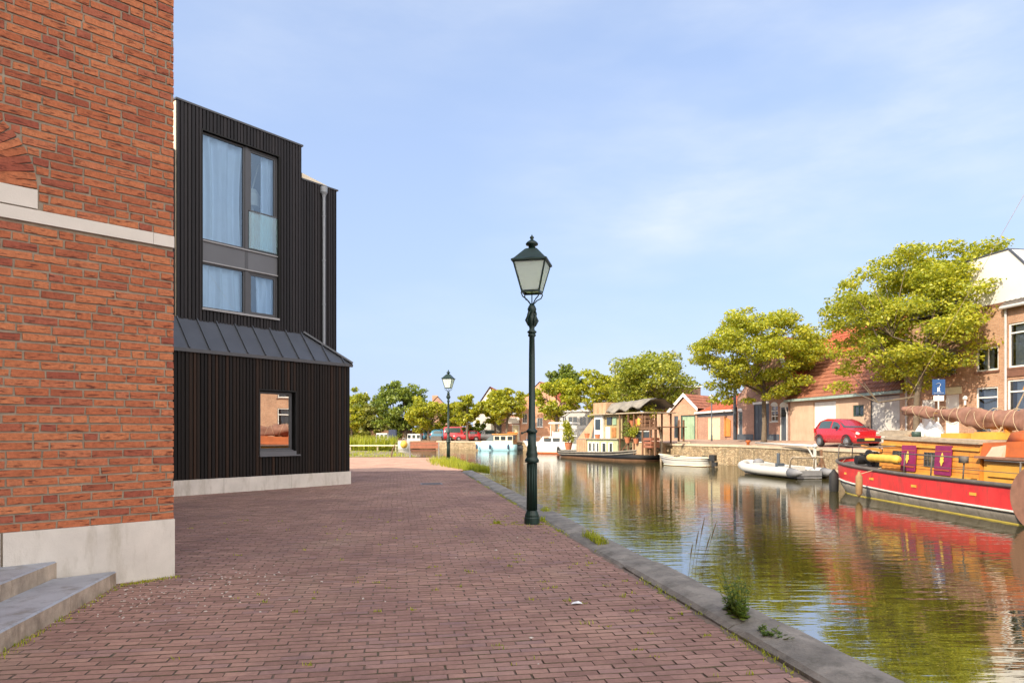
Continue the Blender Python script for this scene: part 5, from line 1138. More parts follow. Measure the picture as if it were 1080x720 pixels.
b=MB(); b.box(x1,x2,-1.45,1.4,dz,z1); lc=b.build('lower_cabin',M['lime_paint'],hb_)
b=MB(); b.box(x0,x1-.01,-1.4,1.4,dz,z1-.05)
for k in range(5): xx=x0+(x1-x0)*(k+.5)/5; b.box(xx-.05,xx+.05,-1.44,-1.401,dz,z1-.05)
b.build('plank_cabin',M['plywood'],hb_)
for pa,pb in ((620.5,624),(624.8,628),(628.8,632),(634.5,639.5),(642,646.5)):
    w=MB(); w.box(hx(pa,-1.46),hx(pb,-1.46),-1.50,-1.451,hz(626,476.5),hz(626,466)); o=w.build('window',M['white_paint'],lc); g=MB(); a_,b_2=hx(pa,-1.5),hx(pb,-1.5); g.box(a_+.12,b_2-.12,-1.512,-1.501,hz(626,475.5),hz(626,467)); g.build('pane',M['dark_window'],o)
b=MB(); b.box(x1-.1,x2+.1,-1.6,1.5,z1+.005,z1+.07); b.build('deck_roof',M['wood_grey'],hb_)
z2=hz(640,437); xu0,xu1=hx(623.5),hx(632); 
b=MB(); b.box(xu0,xu1,-1.2,1.2,z1+.075,z2); uc=b.build('upper_cabin',M['white_paint'],hb_)
w=MB(); w.box(hx(624.8),hx(630),-1.24,-1.201,hz(627,453),hz(627,442)); w.build('window',M['dark_window'],uc)
b=MB(); b.box(xu1+.01,hx(651),-1.0,1.2,z1+.075,z2-.02); yc=b.build('boarded_room',M['yellow_paint'],hb_)
for pa,pb,ya,yb,mt in ((638.8,643.3,462,450,'white_paint'),(633.5,637.5,447,439,'wood_grey'),(640,645,448,440,'dark_window'),(646,650,448,440,'green_paint'),(645,649.5,461,451,'wood_varnish')):
    w=MB(); w.box(hx(pa,-1.05),hx(pb,-1.05),-1.06,-1.005,hz(641,yb,-1.05) if False else hz(641,ya,-1.05),hz(641,yb,-1.05)); w.build('board',M[mt],yc)
b=MB(); b.box(xu0-.3,hx(679),-1.5,1.5,z2,z2+.09); b.build('roof_deck',M['wood_grey'],hb_)
z3=hz(631,424.5); b=MB(); b.box(hx(624),hx(638),-1.3,.4,z2+.095,z3)
for k in range(4): xx=hx(624)+(hx(638)-hx(624))*(k+.0)/3.2; b.box(xx,xx+.06,-1.35,-1.301,z2+.1,z3)
b.build('roof_crate',M['plywood'],hb_)
b=MB(); rg0=random.Random(8); n=18; V=[]
for j in range(6):
    for i in range(n+1):
        x=hx(638.5)+(hx(680)-hx(638.5))*i/n; y=-1.55+3.0*j/5; zz=z2+.35+.55*math.sin(math.pi*min(1,(j+.6)/5.2))+.20*(i/n)+rg0.uniform(-.1,.1); 
        if j==0: zz=z2+.12+.12*math.sin(i*1.1)+.42*(i/n)
        V.append((x,y,zz))
b.sm=True; b.add(V,[(j*(n+1)+i,j*(n+1)+i+1,(j+1)*(n+1)+i+1,(j+1)*(n+1)+i) for j in range(5) for i in range(n)]); b.add([(x,y,z-.06) for x,y,z in V],[(j*(n+1)+i,(j+1)*(n+1)+i,(j+1)*(n+1)+i+1,j*(n+1)+i+1) for j in range(5) for i in range(n)])
b.build('tarpaulin',M['tarp_grey'],hb_)
b=MB()
for i in range(5): b.box(hx(652+.35*i)+.0,hx(659.5+.2*i),-1.35+.22*i,-1.12+.22*i,dz+.18+.25*i,dz+.23+.25*i)
b.bar((hx(652),-1.35,dz),(hx(654),-.2,dz+1.5),.08); b.bar((hx(660),-1.35,dz),(hx(661.5),-.2,dz+1.5),.08); b.build('stair',M['wood_brown'],hb_)
b=MB(); b.box(hx(664.5),hx(678),-1.3,1.2,dz,hz(670,467)); b.build('deck_box',M['plywood'],hb_)
b=MB()
for px in (652,661,667,676,684,689): b.box(hx(px)-.05,hx(px)+.05,-1.4,-1.3,dz,z2+(.02 if px<680 else -.5)); b.box(hx(px)-.05,hx(px)+.05,1.2,1.3,dz,z2+(.02 if px<680 else -.5))
b.box(hx(660),hx(692),-1.42,-1.3,hz(675,453),hz(675,451)); b.box(hx(660),hx(692),-1.4,1.3,hz(675,450.5),hz(675,449.8)); b.build('post_frame',M['wood_brown'],hb_)
w=MB(); w.box(hx(668),hx(684),-1.30,-1.22,hz(675,466.5),hz(675,454)); o=w.build('window',M['white_paint'],hb_); g=MB(); g.box(hx(669),hx(675.5),-1.32,-1.301,hz(675,465.5),hz(675,455)); g.box(hx(676.5),hx(683),-1.32,-1.301,hz(675,465.5),hz(675,455)); g.build('pane',M['dark_window'],o)
b=MB(); b.loft([[(hx(607),-1.3,z1),(hx(621),-1.3,z1),(hx(621),-1.25,z1),(hx(607),-1.25,z1)],[(hx(620.5),-1.0,z2-.2),(hx(623),-1.0,z2-.1),(hx(623),-.95,z2-.1),(hx(620.5),-.95,z2-.2)]],True); b.build('slanting_board',M['plywood'],hb_)
# clutter on its upper deck: each a thing
rg0=random.Random(44)
def onhb(name,px,py,d,mk,mat,label,cat):
    x=hx(px,d); z=hz(px,py,d); b=MB(); mk(b); o=b.build(name,M[mat]); w=HF.w(x,d); o.location=(w[0],w[1],z+WZ); o.rotation_euler=(0,0,hang); tag(o,label,cat)
def pot(s): return lambda b:(b.lathe([(.2*s,0),(.28*s,.45*s),(.3*s,.5*s),(.24*s,.5*s)],n=10))
def crate(s): 
    def f(b):
        for z in (0,.22*s,.44*s): b.box(-.4*s,.4*s,-.3*s,.3*s,z,z+.16*s)
        for x in (-.37,.31): b.box(x*s,(x+.06)*s,-.32*s,-.3*s,0,.6*s)
    return f
onhb('flower_pot',672,449.5,-1.0,pot(1.1),'terracotta','terracotta pot on the upper deck of the houseboat under the tarpaulin','pot')
onhb('flower_pot',630,463,-1.35,pot(.8),'terracotta','terracotta pot standing on the lime green cabin roof of the houseboat','pot')
onhb('flower_pot',619.5,462.5,-1.3,pot(.9),'terracotta','terracotta pot at the left end of the lime green cabin roof','pot')
onhb('wooden_crate',681,449.5,-.9,crate(1.3),'wood_brown','brown slatted crate on the right end of the houseboat upper deck','crate')
onhb('wooden_crate',687,472,-1.2,crate(1.2),'bench_wood','reddish brown slatted crate on the deck at the right end of the houseboat','crate')
onhb('yellow_bag',675.5,449.5,-1.1,lambda b:b.lathe([(.1,0),(.25,.1),(.27,.5),(.12,.8),(.03,.9)],n=9),'ochre','upright yellow bag between pot and crate on the houseboat upper deck','bag')
# --- white motor yacht
my=empty('motor_yacht',(4.35,70.5,WZ),R(150),'white motor yacht with flat canopy moored behind the near lamp post','motor yacht')
sh=lambda x:1.0+.10*max(0,x)**1.3*.6
o_=lambda f,xe:outline(-3.1,xe,1.35*f,.6,-2,(1.9,1.2),(6,2),18)
b=MB(); b.sm=True; b.loft([ring(o_(.7,2.4),-.3),ring(o_(.88,2.8),.1),ring(o_(1,3.7),sh)],True); b.build('hull',M['boat_white'],my)
b=MB(); b.loft([ring(o_(.885,2.82),.02),ring(o_(.90,2.86),.14)],False); b.build('waterline_stripe',M['rust_red'],my)
b=MB(); b.loft([[(-2.4,1.0,1.0),(1.5,.95,1.0),(1.5,-.95,1.0),(-2.4,-1.0,1.0)],[(-2.3,.9,1.75),(.9,.8,1.75),(.9,-.8,1.75),(-2.3,-.9,1.75)]],True); cb=b.build('cabin',M['boat_white'],my)
b=MB(); 
for x in (-1.8,-.7,.3): b.box(x-.38,x+.38,.88,.99,1.25,1.6)
b.box(-1.5,-1.0,-1.0,-.9,1.2,1.6); b.build('window',M['dark_window'],cb)
b=MB(); b.box(-2.3,-.2,.62,.72,1.76,2.2); b.box(-2.3,-.2,-.72,-.62,1.76,2.2); b.box(-.2,-.1,-.7,.7,1.76,2.3); b.build('flybridge',M['boat_white'],my)
b=MB(); b.loft([[(-2.5,1.0,3.05),(.2,1.0,3.05),(.2,-1.0,3.05),(-2.5,-1.0,3.05)],[(-2.4,.9,3.2),(.1,.9,3.2),(.1,-.9,3.2),(-2.4,-.9,3.2)]],True)
for x in (-2.3,0): 
    for y in (-.8,.8): b.bar((x,y,1.75),(x,y,3.06),.06)
b.build('canopy',M['boat_white'],my)
b=MB(); b.box(.2,.75,.86,.90,1.05,1.7); b.build('cabin_door',M['wood_varnish'],cb)
rl=MB(); 
for x in (1.0,1.9,2.8): rl.bar((x,1.1-.3*(x-1)*.5,1.1),(x,1.1-.3*(x-1)*.5,1.75),.03)
rl.bar((1,1.1,1.75),(2.8,.83,1.75),.03); rl.build('railing',M['steel'],my)
fp=at(588.5,474,68.6); fender('boat_fender','dark fender hanging at the white hull of the motor yacht',fp,.13,.6,'black_rubber')
# potted golden bush on the houseboat stern, built with the trees below
# --- pale blue launch and black tug behind it
bl_=empty('blue_launch',(-1.75,83.0,WZ),R(176),'pale blue and white launch with cream cabin and orange roof line moored across the canal','launch')
o_=lambda f,xe:outline(-2.4,xe,1.2*f,.8,-1.6,(1.9,1.3),(5,2),16); sh=lambda x:.72+.1*max(0,x)
b=MB(); b.sm=True; b.loft([ring(o_(.8,2.2),-.3),ring(o_(.92,2.4),.1),ring(o_(1,2.75),sh)],True); b.build('hull',M['boat_blue'],bl_)
b=MB(); b.box(-1.9,.4,-.9,.9,.75,1.9); cb=b.build('cabin',M['boat_cream'],bl_); b=MB(); b.box(.41,1.9,-.8,.8,.75,1.15); b.build('foredeck_cabin',M['boat_white'],bl_)
b=MB()
for x in (-1.55,-.75,.0): b.box(x-.28,x+.28,.88,.93,1.25,1.7)
b.build('window',M['dark_window'],cb)
b=MB(); b.box(-2.4,.6,-1.05,1.05,1.905,2.02); b.build('cabin_roof',M['orange_paint'],cb)
b=MB(); b.loft([[(.42,.85,1.16),(1.4,.7,1.16),(1.4,-.7,1.16),(.42,-.85,1.16)],[(.42,.75,1.75),(.8,.6,1.75),(.8,-.6,1.75),(.42,-.75,1.75)]],True); b.build('windscreen',M['car_glass'],cb)
for i,x in enumerate((2.5,.9,-1.3)): fender('boat_fender',('dark fender at the bow of the pale blue launch','dark fender amidships on the pale blue launch','dark fender near the stern of the pale blue launch')[i],(-1.75-x*math.cos(R(4)),83-1.3+(.6 if i==0 else 0),-.15),.12,.5,'navy_cloth')
tg=empty('tug_boat',(1.55,84.0,WZ),R(4),'small black tug with tyres along its side and wooden wheelhouse door','tug')
o_=lambda f,xe:outline(-2.2,xe,1.15*f,.6,-1.0,(2,1.6),(3,2),16); sh=lambda x:.62+.06*max(0,x)**1.5
b=MB(); b.sm=True; b.loft([ring(o_(.85,1.9),-.3),ring(o_(1,2.2),.1),ring(o_(1.03,2.4),sh)],True); b.build('hull',M['black_paint'],tg)
b=MB(); b.box(-2.0,-1.0,-.8,.8,.6,2.1); w_=b.build('wheelhouse',M['wood_varnish'],tg); b=MB(); b.box(-2.1,-.9,-.9,.9,2.101,2.2); b.build('wheelhouse_roof',M['orange_paint'],w_); b=MB(); b.box(-1.8,-1.2,-.83,-.801,1.3,1.9); b.build('window',M['dark_window'],w_)
b=MB(); b.sm=True; b.lathe([(.3,.6),(.33,.9),(.2,1.25),(.1,1.4)],(.3,0,0),10); b.build('engine_cover',M['navy_cloth'],tg)
for x in (.75,1.55):
    b=MB(); b.sm=True; y=-1.28 if x<1 else -1.05; P=[(x+.25*math.cos(a*.524),y+(.0),.38+.25*math.sin(a*.524)) for a in range(13)]; b.tube(P,.08,7,False); b.build('tyre',M['plain_white'] if x<1 else M['pale_grey'],tg)
# --- boats in the basin at far left
def smallboat(name,label,cat,pxa,pxb,Y,hullm,cabs,rz=0,fb=.9,name2=None):
    Lh=(pxb-pxa)/FOC*Y; p=at((pxa+pxb)/2,HOR,Y); r=empty(name,(p.x,Y,WZ),rz,label,cat)
    o_=lambda f,xe:outline(-Lh/2,xe,Lh*.17*f+.3*f,Lh*.1,-Lh*.3,(1.9,1.3),(4,2),14); sh=lambda x:fb+.04*max(0,x)**1.4
    b=MB(); b.sm=True; b.loft([ring(o_(.8,Lh*.4),-.3),ring(o_(.95,Lh*.44),.1),ring(o_(1,Lh*.5),sh)],True); b.build('hull',M[hullm],r)
    yw_=Lh*.17+.2
    for (a,b_,zt,mt,win) in cabs:
        xa,xb=-Lh/2+Lh*a,-Lh/2+Lh*b_; c=MB(); c.loft([[(xa,-yw_*.8,fb-.05),(xb,-yw_*.8,fb-.05),(xb,yw_*.8,fb-.05),(xa,yw_*.8,fb-.05)],[(xa+.08,-yw_*.7,zt),(xb-.12,-yw_*.7,zt),(xb-.12,yw_*.7,zt),(xa+.08,yw_*.7,zt)]],True); o=c.build('cabin',M[mt],r)
        if win:
            g=MB(); n=win; 
            for i in range(n): u=xa+(xb-xa)*(i+.5)/n; g.box(u-(xb-xa)*.28/n,u+(xb-xa)*.28/n,-yw_*.79,-yw_*.70,fb+(zt-fb)*.4,fb+(zt-fb)*.85)
            g.build('window',M['dark_window'],o)
    return r
smallboat('cabin_boat','white cabin boat with three dark windows moored in the basin by the reeds','boat',395,419,82,'boat_white',[(.08,.62,2.1,'boat_white',3)],fb=1.0)
smallboat('cabin_boat','grey white boat with dark navy canopy in the basin behind the yellow buoy','boat',410,433,88,'pale_grey',[(.0,.38,2.55,'navy_cloth',0)],fb=1.0)
# a low brown boat behind the bench
smallboat('cabin_boat','long brown hulled boat with low white cabin seen above the bench','boat',428,471,92,'wood_brown',[(.05,.38,2.0,'boat_white',3),(.62,.9,1.7,'deck_dark',0)],fb=1.05)
p=at(426,467,74); yb_=empty('yellow_buoy',(p.x,p.y,p.z-.1),0,'round yellow buoy on the edge of the grassy bank','buoy')
b=MB(); b.sm=True; b.ball((0,0,-.05),.40,.40,.43,16,10); b.build('float',M['yellow_vinyl'],yb_); b=MB(); b.sm=True; b.tube([(.14*math.cos(a*.524),0,.5+.14*math.sin(a*.524)) for a in range(13)],.04,6,False); b.build('ring',M['steel'],yb_)
p=at(412,478,52); b=MB(); b.tube([(0,0,-.3),(.15,0,.5),(.42,0,1.0)],[.06,.05,.03],6); tag(b.build('leaning_stick',M['wood_brown'],loc=(p.x,p.y,-.25)),'dark leaning stick stuck in the grassy bank left of the bench','stick')
def hbplant(px,py,d,s,label,mat,seed):
    x=hx(px,d); z=hz(px,py,d); w=HF.w(x,d); r=empty('potted_plant',(w[0],w[1],z+WZ),hang,label,'plant'); rg=random.Random(seed)
    b=MB(); b.lathe([(.14*s,0),(.22*s,.34*s),(.24*s,.38*s),(.18*s,.38*s)],n=10); b.build('pot',M['terracotta'],r)
    foliage('leaves',[(rg.uniform(-.3,.3)*s,rg.uniform(-.25,.25)*s,(.45+rg.uniform(0,.8))*s) for i in range(9)],[.26*s]*9,380,.13,M[mat],r,seed,1.0)
jt=empty('jetty',(-16,76.5,WZ),R(4),'long pale wooden jetty along the reeds at far left','jetty'); b=MB(); b.box(-12,3.2,-.5,.5,.66,.76); b.build('deck',M['boat_cream'],jt)
for x in (-11,-8,-5,-2,1,3): b=MB(); b.box(x-.08,x+.08,-.62,-.51,-1.2,.55); b.build('pile',M['wood_grey'],jt)
# ------------------------------------------------------------------ cars
def car(label,x,y,z,head,body,L=3.5,Wd=1.62,Ht=1.45,van=False,group=None):
    r=empty('parked_car',(x,y,z),head,label,'car',group)
    if van: prof=[(0,.95,1.75),(.05,1.05,1.85),(.3,1.05,Ht),(L*.55,1.05,Ht),(L*.72,1.05,Ht*.93),(L*.84,1.02,1.12),(L*.97,.9,.98),(L,.75,.8)]
    else: prof=[(0,.78,.86),(.05,.86,1.02),(.32,.90,Ht*.93),(.75,.90,Ht),(L*.45,.89,Ht*.985),(L*.56,.88,Ht*.92),(L*.71,.86,.96),(L*.88,.78,.86),(L*.975,.66,.72),(L,.5,.55)]
    hw=Wd/2
    def sec(i):
        x_,belt,top=prof[i]; e=1-.12*(abs(x_-L/2)/(L/2))**4; wt=hw*(.74 if top-belt>.2 else .92-.2*(top-belt))
        if i in (0,len(prof)-1): e*=.90
        return [(x_,-hw*.86*e,.20),(x_,-hw*e,.42),(x_,-hw*e*1.0,.62),(x_,-hw*.965*e,belt),(x_,-wt*e,top-.05 if top-belt>.2 else top-.01),(x_,-wt*.72*e,top),
                (x_,wt*.72*e,top),(x_,wt*e,top-.05 if top-belt>.2 else top-.01),(x_,hw*.965*e,belt),(x_,hw*e,.62),(x_,hw*e,.42),(x_,hw*.86*e,.20)]
    S_=[sec(i) for i in range(len(prof))]
    S_=[[(x_-L/2,y_,z_) for x_,y_,z_ in s] for s in S_]
    b=MB(); b.sm=True; b.loft(S_,True); bd_=b.build('body',M[body],r)
    # windows: pieces of the body surface lifted off it
    def q(i0,f0,i1,f1,s,v0,v1):
        def P(i,f,v):
            a=Vector(S_[i][3 if s<0 else 8]).lerp(Vector(S_[i+1][3 if s<0 else 8]),f); t_=Vector(S_[i][4 if s<0 else 7]).lerp(Vector(S_[i+1][4 if s<0 else 7]),f); w=a.lerp(t_,v); w.y+=s*.008; return w
        return [P(i0,f0,v0),P(i1,f1,v0),P(i1,f1,v1),P(i0,f0,v1)]
    g=MB()
    if van: spans=[((1,.6,1),(2,.9,1)),((3,.1,3),(4,.6,4))]
    else: spans=[((2,.3,2),(3,.9,3)),((4,.1,4),(5,.55,5))]
    for s in (-1,1):
        for (i0,f0,_),(i1,f1,_) in spans:
            pts=[]; 
            st=[(i0,f0)]+[(k,0) for k in range(i0+1,i1+1)]+[(i1,f1)]
            low=[q(i,f,i,f,s,.10,.86)[0] for i,f in st]; hi=[q(i,f,i,f,s,.10,.86)[2] for i,f in st]
            n=len(low); g.add(low+hi,[(k,k+1,n+k+1,n+k) for k in range(n-1)])
    k0=5 if not van else 4
    a0,a1=S_[k0],S_[k0+1]
    def ws(i,f,j0,j1): return [Vector(S_[i][j]).lerp(Vector(S_[i+1][j]),f) for j in (j0,j1)]
    lo=ws(k0,.93,4,7); hi=ws(k0,.06,4,7); up=Vector((.012,0,.012)); c_=lambda p:Vector((p.x,p.y*.93,p.z))+up
    lo=[c_(p) for p in lo]; hi=[c_(p) for p in hi]; g.add([lo[0],lo[1],hi[1],hi[0]],[(0,1,2,3)])
    rl_=[Vector(S_[1][j]).lerp(Vector(S_[2][j]),f)+Vector((-.014,0,.01)) for f,j in ((.12,4),(.12,7),(.9,7),(.9,4))]; g.add([Vector((p.x,p.y*.9,p.z)) for p in rl_],[(0,1,2,3)])
    g.build('window',M['car_glass'],bd_)
    for xw in (-L/2+L*.175,L/2-L*.18):
        for s in (-1,1):
            w=MB(); w.sm=True; yc=s*(hw-.10)
            prof_=[(.10,-.085),(.26,-.095),(.285,-.06),(.285,.06),(.26,.095),(.10,.085)]
            w.loft([[(xw+rr*math.cos(2*math.pi*j/18),yc+yy,.285+rr*math.sin(2*math.pi*j/18)) for j in range(18)] for rr,yy in prof_],True); o=w.build('wheel',M['tyre'],r)
            w=MB(); w.loft([[(xw+rr*math.cos(2*math.pi*j/18),yc+s*yy,.285+rr*math.sin(2*math.pi*j/18)) for j in range(18)] for rr,yy in ((.19,.07),(.19,.098),(.15,.085),(.04,.10))],True); w.build('rim',M['steel'],o)
            w=MB(); w.loft([[(xw+rr*math.cos(math.pi*j/12),s*(hw+.012),.285+rr*math.sin(math.pi*j/12)) for j in range(13)] for rr in (.36,.30)],False,False); w.build('wheel_arch',M['black_rubber'],bd_)
    for s in (-1,1):
        w=MB(); w.sm=True; w.ball((L/2-.14,s*hw*.68,.66),.13,.15,.09,10,6); w.build('headlight',M['headlight'],r)
        w=MB(); w.box(-L/2-.01,-L/2+.1,s*hw*.78-.08,s*hw*.78+.08,.72,.95); w.build('tail_light',M['tail_light'],r)
        w=MB(); w.sm=True; w.ball((L*.12,s*(hw+.07),.98),.09,.09,.07,8,5); w.build('wing_mirror',M['black_rubber'],r)
    w=MB(); w.box(L/2-.03,L/2+.035,-hw*.8,hw*.8,.28,.44); w.box(-L/2-.03,-L/2+.03,-hw*.8,hw*.8,.32,.48); w.build('bumper',M['black_rubber'],bd_)
    w=MB(); w.box(L/2+.036,L/2+.045,-.26,.26,.34,.45); w.build('number_plate',M['flame_yellow'],bd_)
    return r
car('small bright red hatchback parked on the quay in front of the white garage door',17.1,34.9,.80,R(-80),'car_red',3.35)
p=at(489,465,93); car('dark red van parked under the trees across the canal',p.x-.6,p.y+1.5,.44,R(-172+180),'car_dark_red',4.6,1.8,1.95,True)
p=at(491.5,465,91.5); car('small light red car parked in front of the dark red van',p.x+.1,p.y,.44,R(190),'car_red',3.6,1.6,1.4)
p=at(468,465,95.5); car('blue car parked beside the far lamp post across the canal',p.x,p.y,.44,R(12),'car_blue',3.9,1.65,1.5)
p=at(505,463,91); car('silver car half hidden behind the pale blue launch',p.x+.4,p.y+2.5,.45,R(185),'car_silver',4.2,1.7,1.5)
p=at(459,464,101); car('dark blue van with tall body left of the blue car',p.x,p.y+1.5,.44,R(8),'car_blue',4.0,1.7,1.75,True)
# ------------------------------------------------------------------ trees
def foliage(name,centres,radii,n,size,mat,parent,seed,flat=.55,cz=None):
    rg=np.random.default_rng(seed); C=np.array(centres); Rr=np.array(radii); w=Rr**2; w=w/w.sum(); idx=rg.choice(len(C),n,p=w)
    d=rg.normal(0,1,(n,3)); d/=np.linalg.norm(d,axis=1)[:,None]; rr=rg.uniform(.15,1,n)**.55
    P=C[idx]+d*(rr*Rr[idx])[:,None]*np.array([1,1,flat])
    nr=rg.normal(0,.55,(n,3))+np.array([0,0,.75])+d*.35; nr/=np.linalg.norm(nr,axis=1)[:,None]
    a=rg.normal(0,1,(n,3)); a-=nr*(a*nr).sum(1)[:,None]; a/=np.linalg.norm(a,axis=1)[:,None]; b=np.cross(nr,a)
    s=(size*rg.uniform(.45,1.45,n))[:,None]; droop=nr*s*.18
    V=np.stack([P-a*s*.5,P+b*s*.36+droop*.3,P+a*s*.5-droop,P-b*s*.36+droop*.3],1)
    return np_mesh(name,V,4,mat,parent,faces=[(0,1,2,3)])
def tree(label,tpx,Y,zb,pa,pb,yt,yb,mat,n,size,seed,nc=60,trunk=.14,ncl=None,flat=.5,cat='tree',group=None,lop=.16,name='broadleaf_tree',cr=.30,fork=None,dy=0):
    rg=random.Random(seed); base=at(tpx,HOR,Y); root=empty(name,(base.x,Y,zb),0,label,cat,group)
    sc=Y/FOC; x0=(pa-CX)*sc-base.x; x1=(pb-CX)*sc-base.x; zt=EYE+(HOR-yt)*sc-zb; zl=EYE+(HOR-yb)*sc-zb
    c=Vector(((x0+x1)/2,dy,(zt+zl)/2)); rx=(x1-x0)/2*1.15; rz=(zt-zl)/2*1.10; ry=rx*(.8 if dy else .95)
    ph=[rg.uniform(0,6.28) for _ in range(6)]
    cent=[];rad=[]; ci=cr*min(rx,rz*1.3); tries=0
    while len(cent)<nc and tries<4000:
        tries+=1
        d=Vector((rg.gauss(0,1),rg.gauss(0,1),rg.gauss(0,1))).normalized(); a=math.atan2(d.y,d.x)
        k=1-.10*max(0,d.z)+lop*(math.sin(3*a+ph[0]+d.z*2)*.5+math.sin(5*a+ph[1]-d.z*4)*.35+math.sin(2*a+ph[2]+d.z*5)*.4)-lop*.5
        f=rg.uniform(.25,1)**.45; r_=ci*rg.uniform(.6,1.15)*(1.1-.35*f)
        q=Vector((d.x*rx*k*f,d.y*ry*k*f,d.z*rz*k*f))
        m_=max(0.05,1-r_/max(rx,rz)*.5); q=Vector((q.x*m_,q.y*m_,q.z*m_))
        if q.z<-rz*.5 and rg.random()<.4: continue
        if all((q-p).length>ci*.42 for p in cent): cent.append(q); rad.append(r_)
    fz=fork if fork else max(zl*.75,zl+.15*rz); F0=Vector((0,0,min(fz,c.z-.2*rz)))
    tr=MB(); tr.sm=True; top=Vector((c.x*.6,0,c.z+rz*.35)); b1=Vector((rg.uniform(-.06,.06),rg.uniform(-.06,.06),F0.z*.5))
    tr.tube([(0,0,-.15),(0,0,.12),b1,F0,F0.lerp(top,.5)+Vector((rg.uniform(-.2,.2),rg.uniform(-.2,.2),0)),top],[trunk*1.5,trunk*1.08,trunk*.92,trunk*.85,trunk*.45,trunk*.10],9)
    order=sorted(range(len(cent)),key=lambda i:-cent[i].length)[:ncl or min(nc,34)]
    lim=[]
    for i in order[:8]:
        t_=c+cent[i]; f=rg.uniform(.0,.45); s0=F0.lerp(top,f); m1=s0.lerp(t_,.45)+Vector((rg.uniform(-.2,.2),rg.uniform(-.2,.2),-.12*rz*(rg.random())))
        tr.tube([s0,m1,t_],[trunk*.42,trunk*.25,trunk*.05],6); lim.append((s0,m1,t_))
    for i in order[8:]:
        t_=c+cent[i]; best=min(lim,key=lambda l:(l[1]-t_).length); s0=best[1] if (best[1]-t_).length<(best[0]-t_).length else best[0]
        m1=s0.lerp(t_,.5)+Vector((rg.uniform(-.15,.15),rg.uniform(-.15,.15),rg.uniform(-.1,.15))); tr.tube([s0,m1,t_],[trunk*.17,trunk*.10,trunk*.03],5)
    tr.build('trunk',M['bark'],root)
    foliage('crown',[tuple(c+q) for q in cent],rad,n,size,M[mat],root,seed,flat)
    return root
G_='young street trees along the far quay'
tree('broad yellow green street tree rising in front of the garage and the tall brick house',967,30.6,.97,897,1132,228,434,'leaf_lime',64000,.145,131,215,.15,70,.42,group=G_,lop=.12,cr=.20,fork=2.1,dy=2.0)
tree('yellow green street tree standing in front of the pink gabled house',805.7,44.9,1.0,731,868,316,428,'leaf_lime',36000,.165,102,155,.16,60,.45,group=G_,lop=.14,cr=.21,fork=2.2)
tree('dense mid green tree rising behind the houseboat tarpaulin',690,66,.9,640,734,363,437,'leaf_green',13000,.26,103,95,.2,30,.55,lop=.2)
tree('thin topped yellow green tree left of the dense one behind the houseboat',633,77,.6,603,662,381,446,'leaf_gold',5200,.32,104,52,.17,26,.5,lop=.28)
tree('golden green tree just right of the near lamp post behind the motor yacht',587,81,.55,563,614,393,447,'leaf_lime',5200,.33,105,50,.2,24,.6)
tree('far round dark green treetop showing above the golden green tree',594,118,.5,573,616,380,440,'leaf_deep',5000,.45,106,50,.3,20,.7,lop=.1)
tree('spreading yellow green tree in front of the white painted house',535,88,.45,507,559,405,447,'leaf_gold',4800,.34,107,48,.2,26,.45,lop=.28)
tree('open topped yellow green tree beside the red van across the canal',493,90.2,.45,472,512,411,452,'leaf_gold',3600,.34,108,40,.18,30,.5,lop=.34)
tree('low rounded golden yellow tree left of the far lamp post',452,99,.45,425,474,416,456,'leaf_gold',5600,.36,109,50,.2,20,.6,lop=.2)
tree('large round dark green tree towering over the basin at left',428,105,.45,394,452,397,461,'leaf_deep',9000,.42,110,80,.32,24,.6,lop=.16)
tree('tall loose pale green tree at the corner of the black timber building',377,128,.45,352,397,402,462,'leaf_green',5200,.50,111,55,.3,24,.6,lop=.3)
tree('smaller pale green bushy tree between the leftmost tree and the dark one',394,112,.45,377,410,422,466,'leaf_pale',5200,.42,112,50,.2,16,.7,lop=.25)
tree('yellow green bush like tree low beside the black timber building',371,104,.45,352,384,419,466,'leaf_lime',3600,.40,113,36,.2,14,.7,lop=.25)
tree('dark green shrub under the red van tree across the canal',508,94,.45,480,517,446,464,'leaf_deep',2200,.32,114,26,.08,8,.7,name='shrub',cat='shrub',lop=.2,fork=.3)
tree('dark background shrubbery behind the big dark tree and its fence',440,121,.45,398,480,442,463,'leaf_deep',4200,.45,115,46,.1,8,.8,name='shrub',cat='shrub',lop=.2,fork=.3)
tree('street tree beyond the right edge shading the last house',1260,18.5,.85,1150,1370,150,400,'leaf_lime',5200,.26,116,60,.15,30,.45,group=G_,lop=.3)
tree('yellow green tree between the near lamp post and the golden green tree',556,95,.45,541,580,409,450,'leaf_gold',2800,.36,117,32,.16,14,.55,lop=.3)
tree('dark green hedge like shrub behind the white cabin boat at the far end',408,118,.45,366,446,446,466,'leaf_deep',4200,.45,118,50,.1,8,.8,name='shrub',cat='shrub',lop=.2,fork=.3)
tree('slender yellow green tree between the white house and the open topped tree',522,93,.45,505,540,412,450,'leaf_lime',3000,.36,119,34,.15,14,.55,lop=.2)
tree('light green tree filling the gap behind the far lamp post',480,101,.45,462,500,419,455,'leaf_green',3200,.38,120,36,.16,14,.6,lop=.2)
tree('pale green tree behind the dense one and the brown block',655,84,.55,628,690,384,448,'leaf_pale',5200,.34,121,52,.18,20,.6,lop=.2)
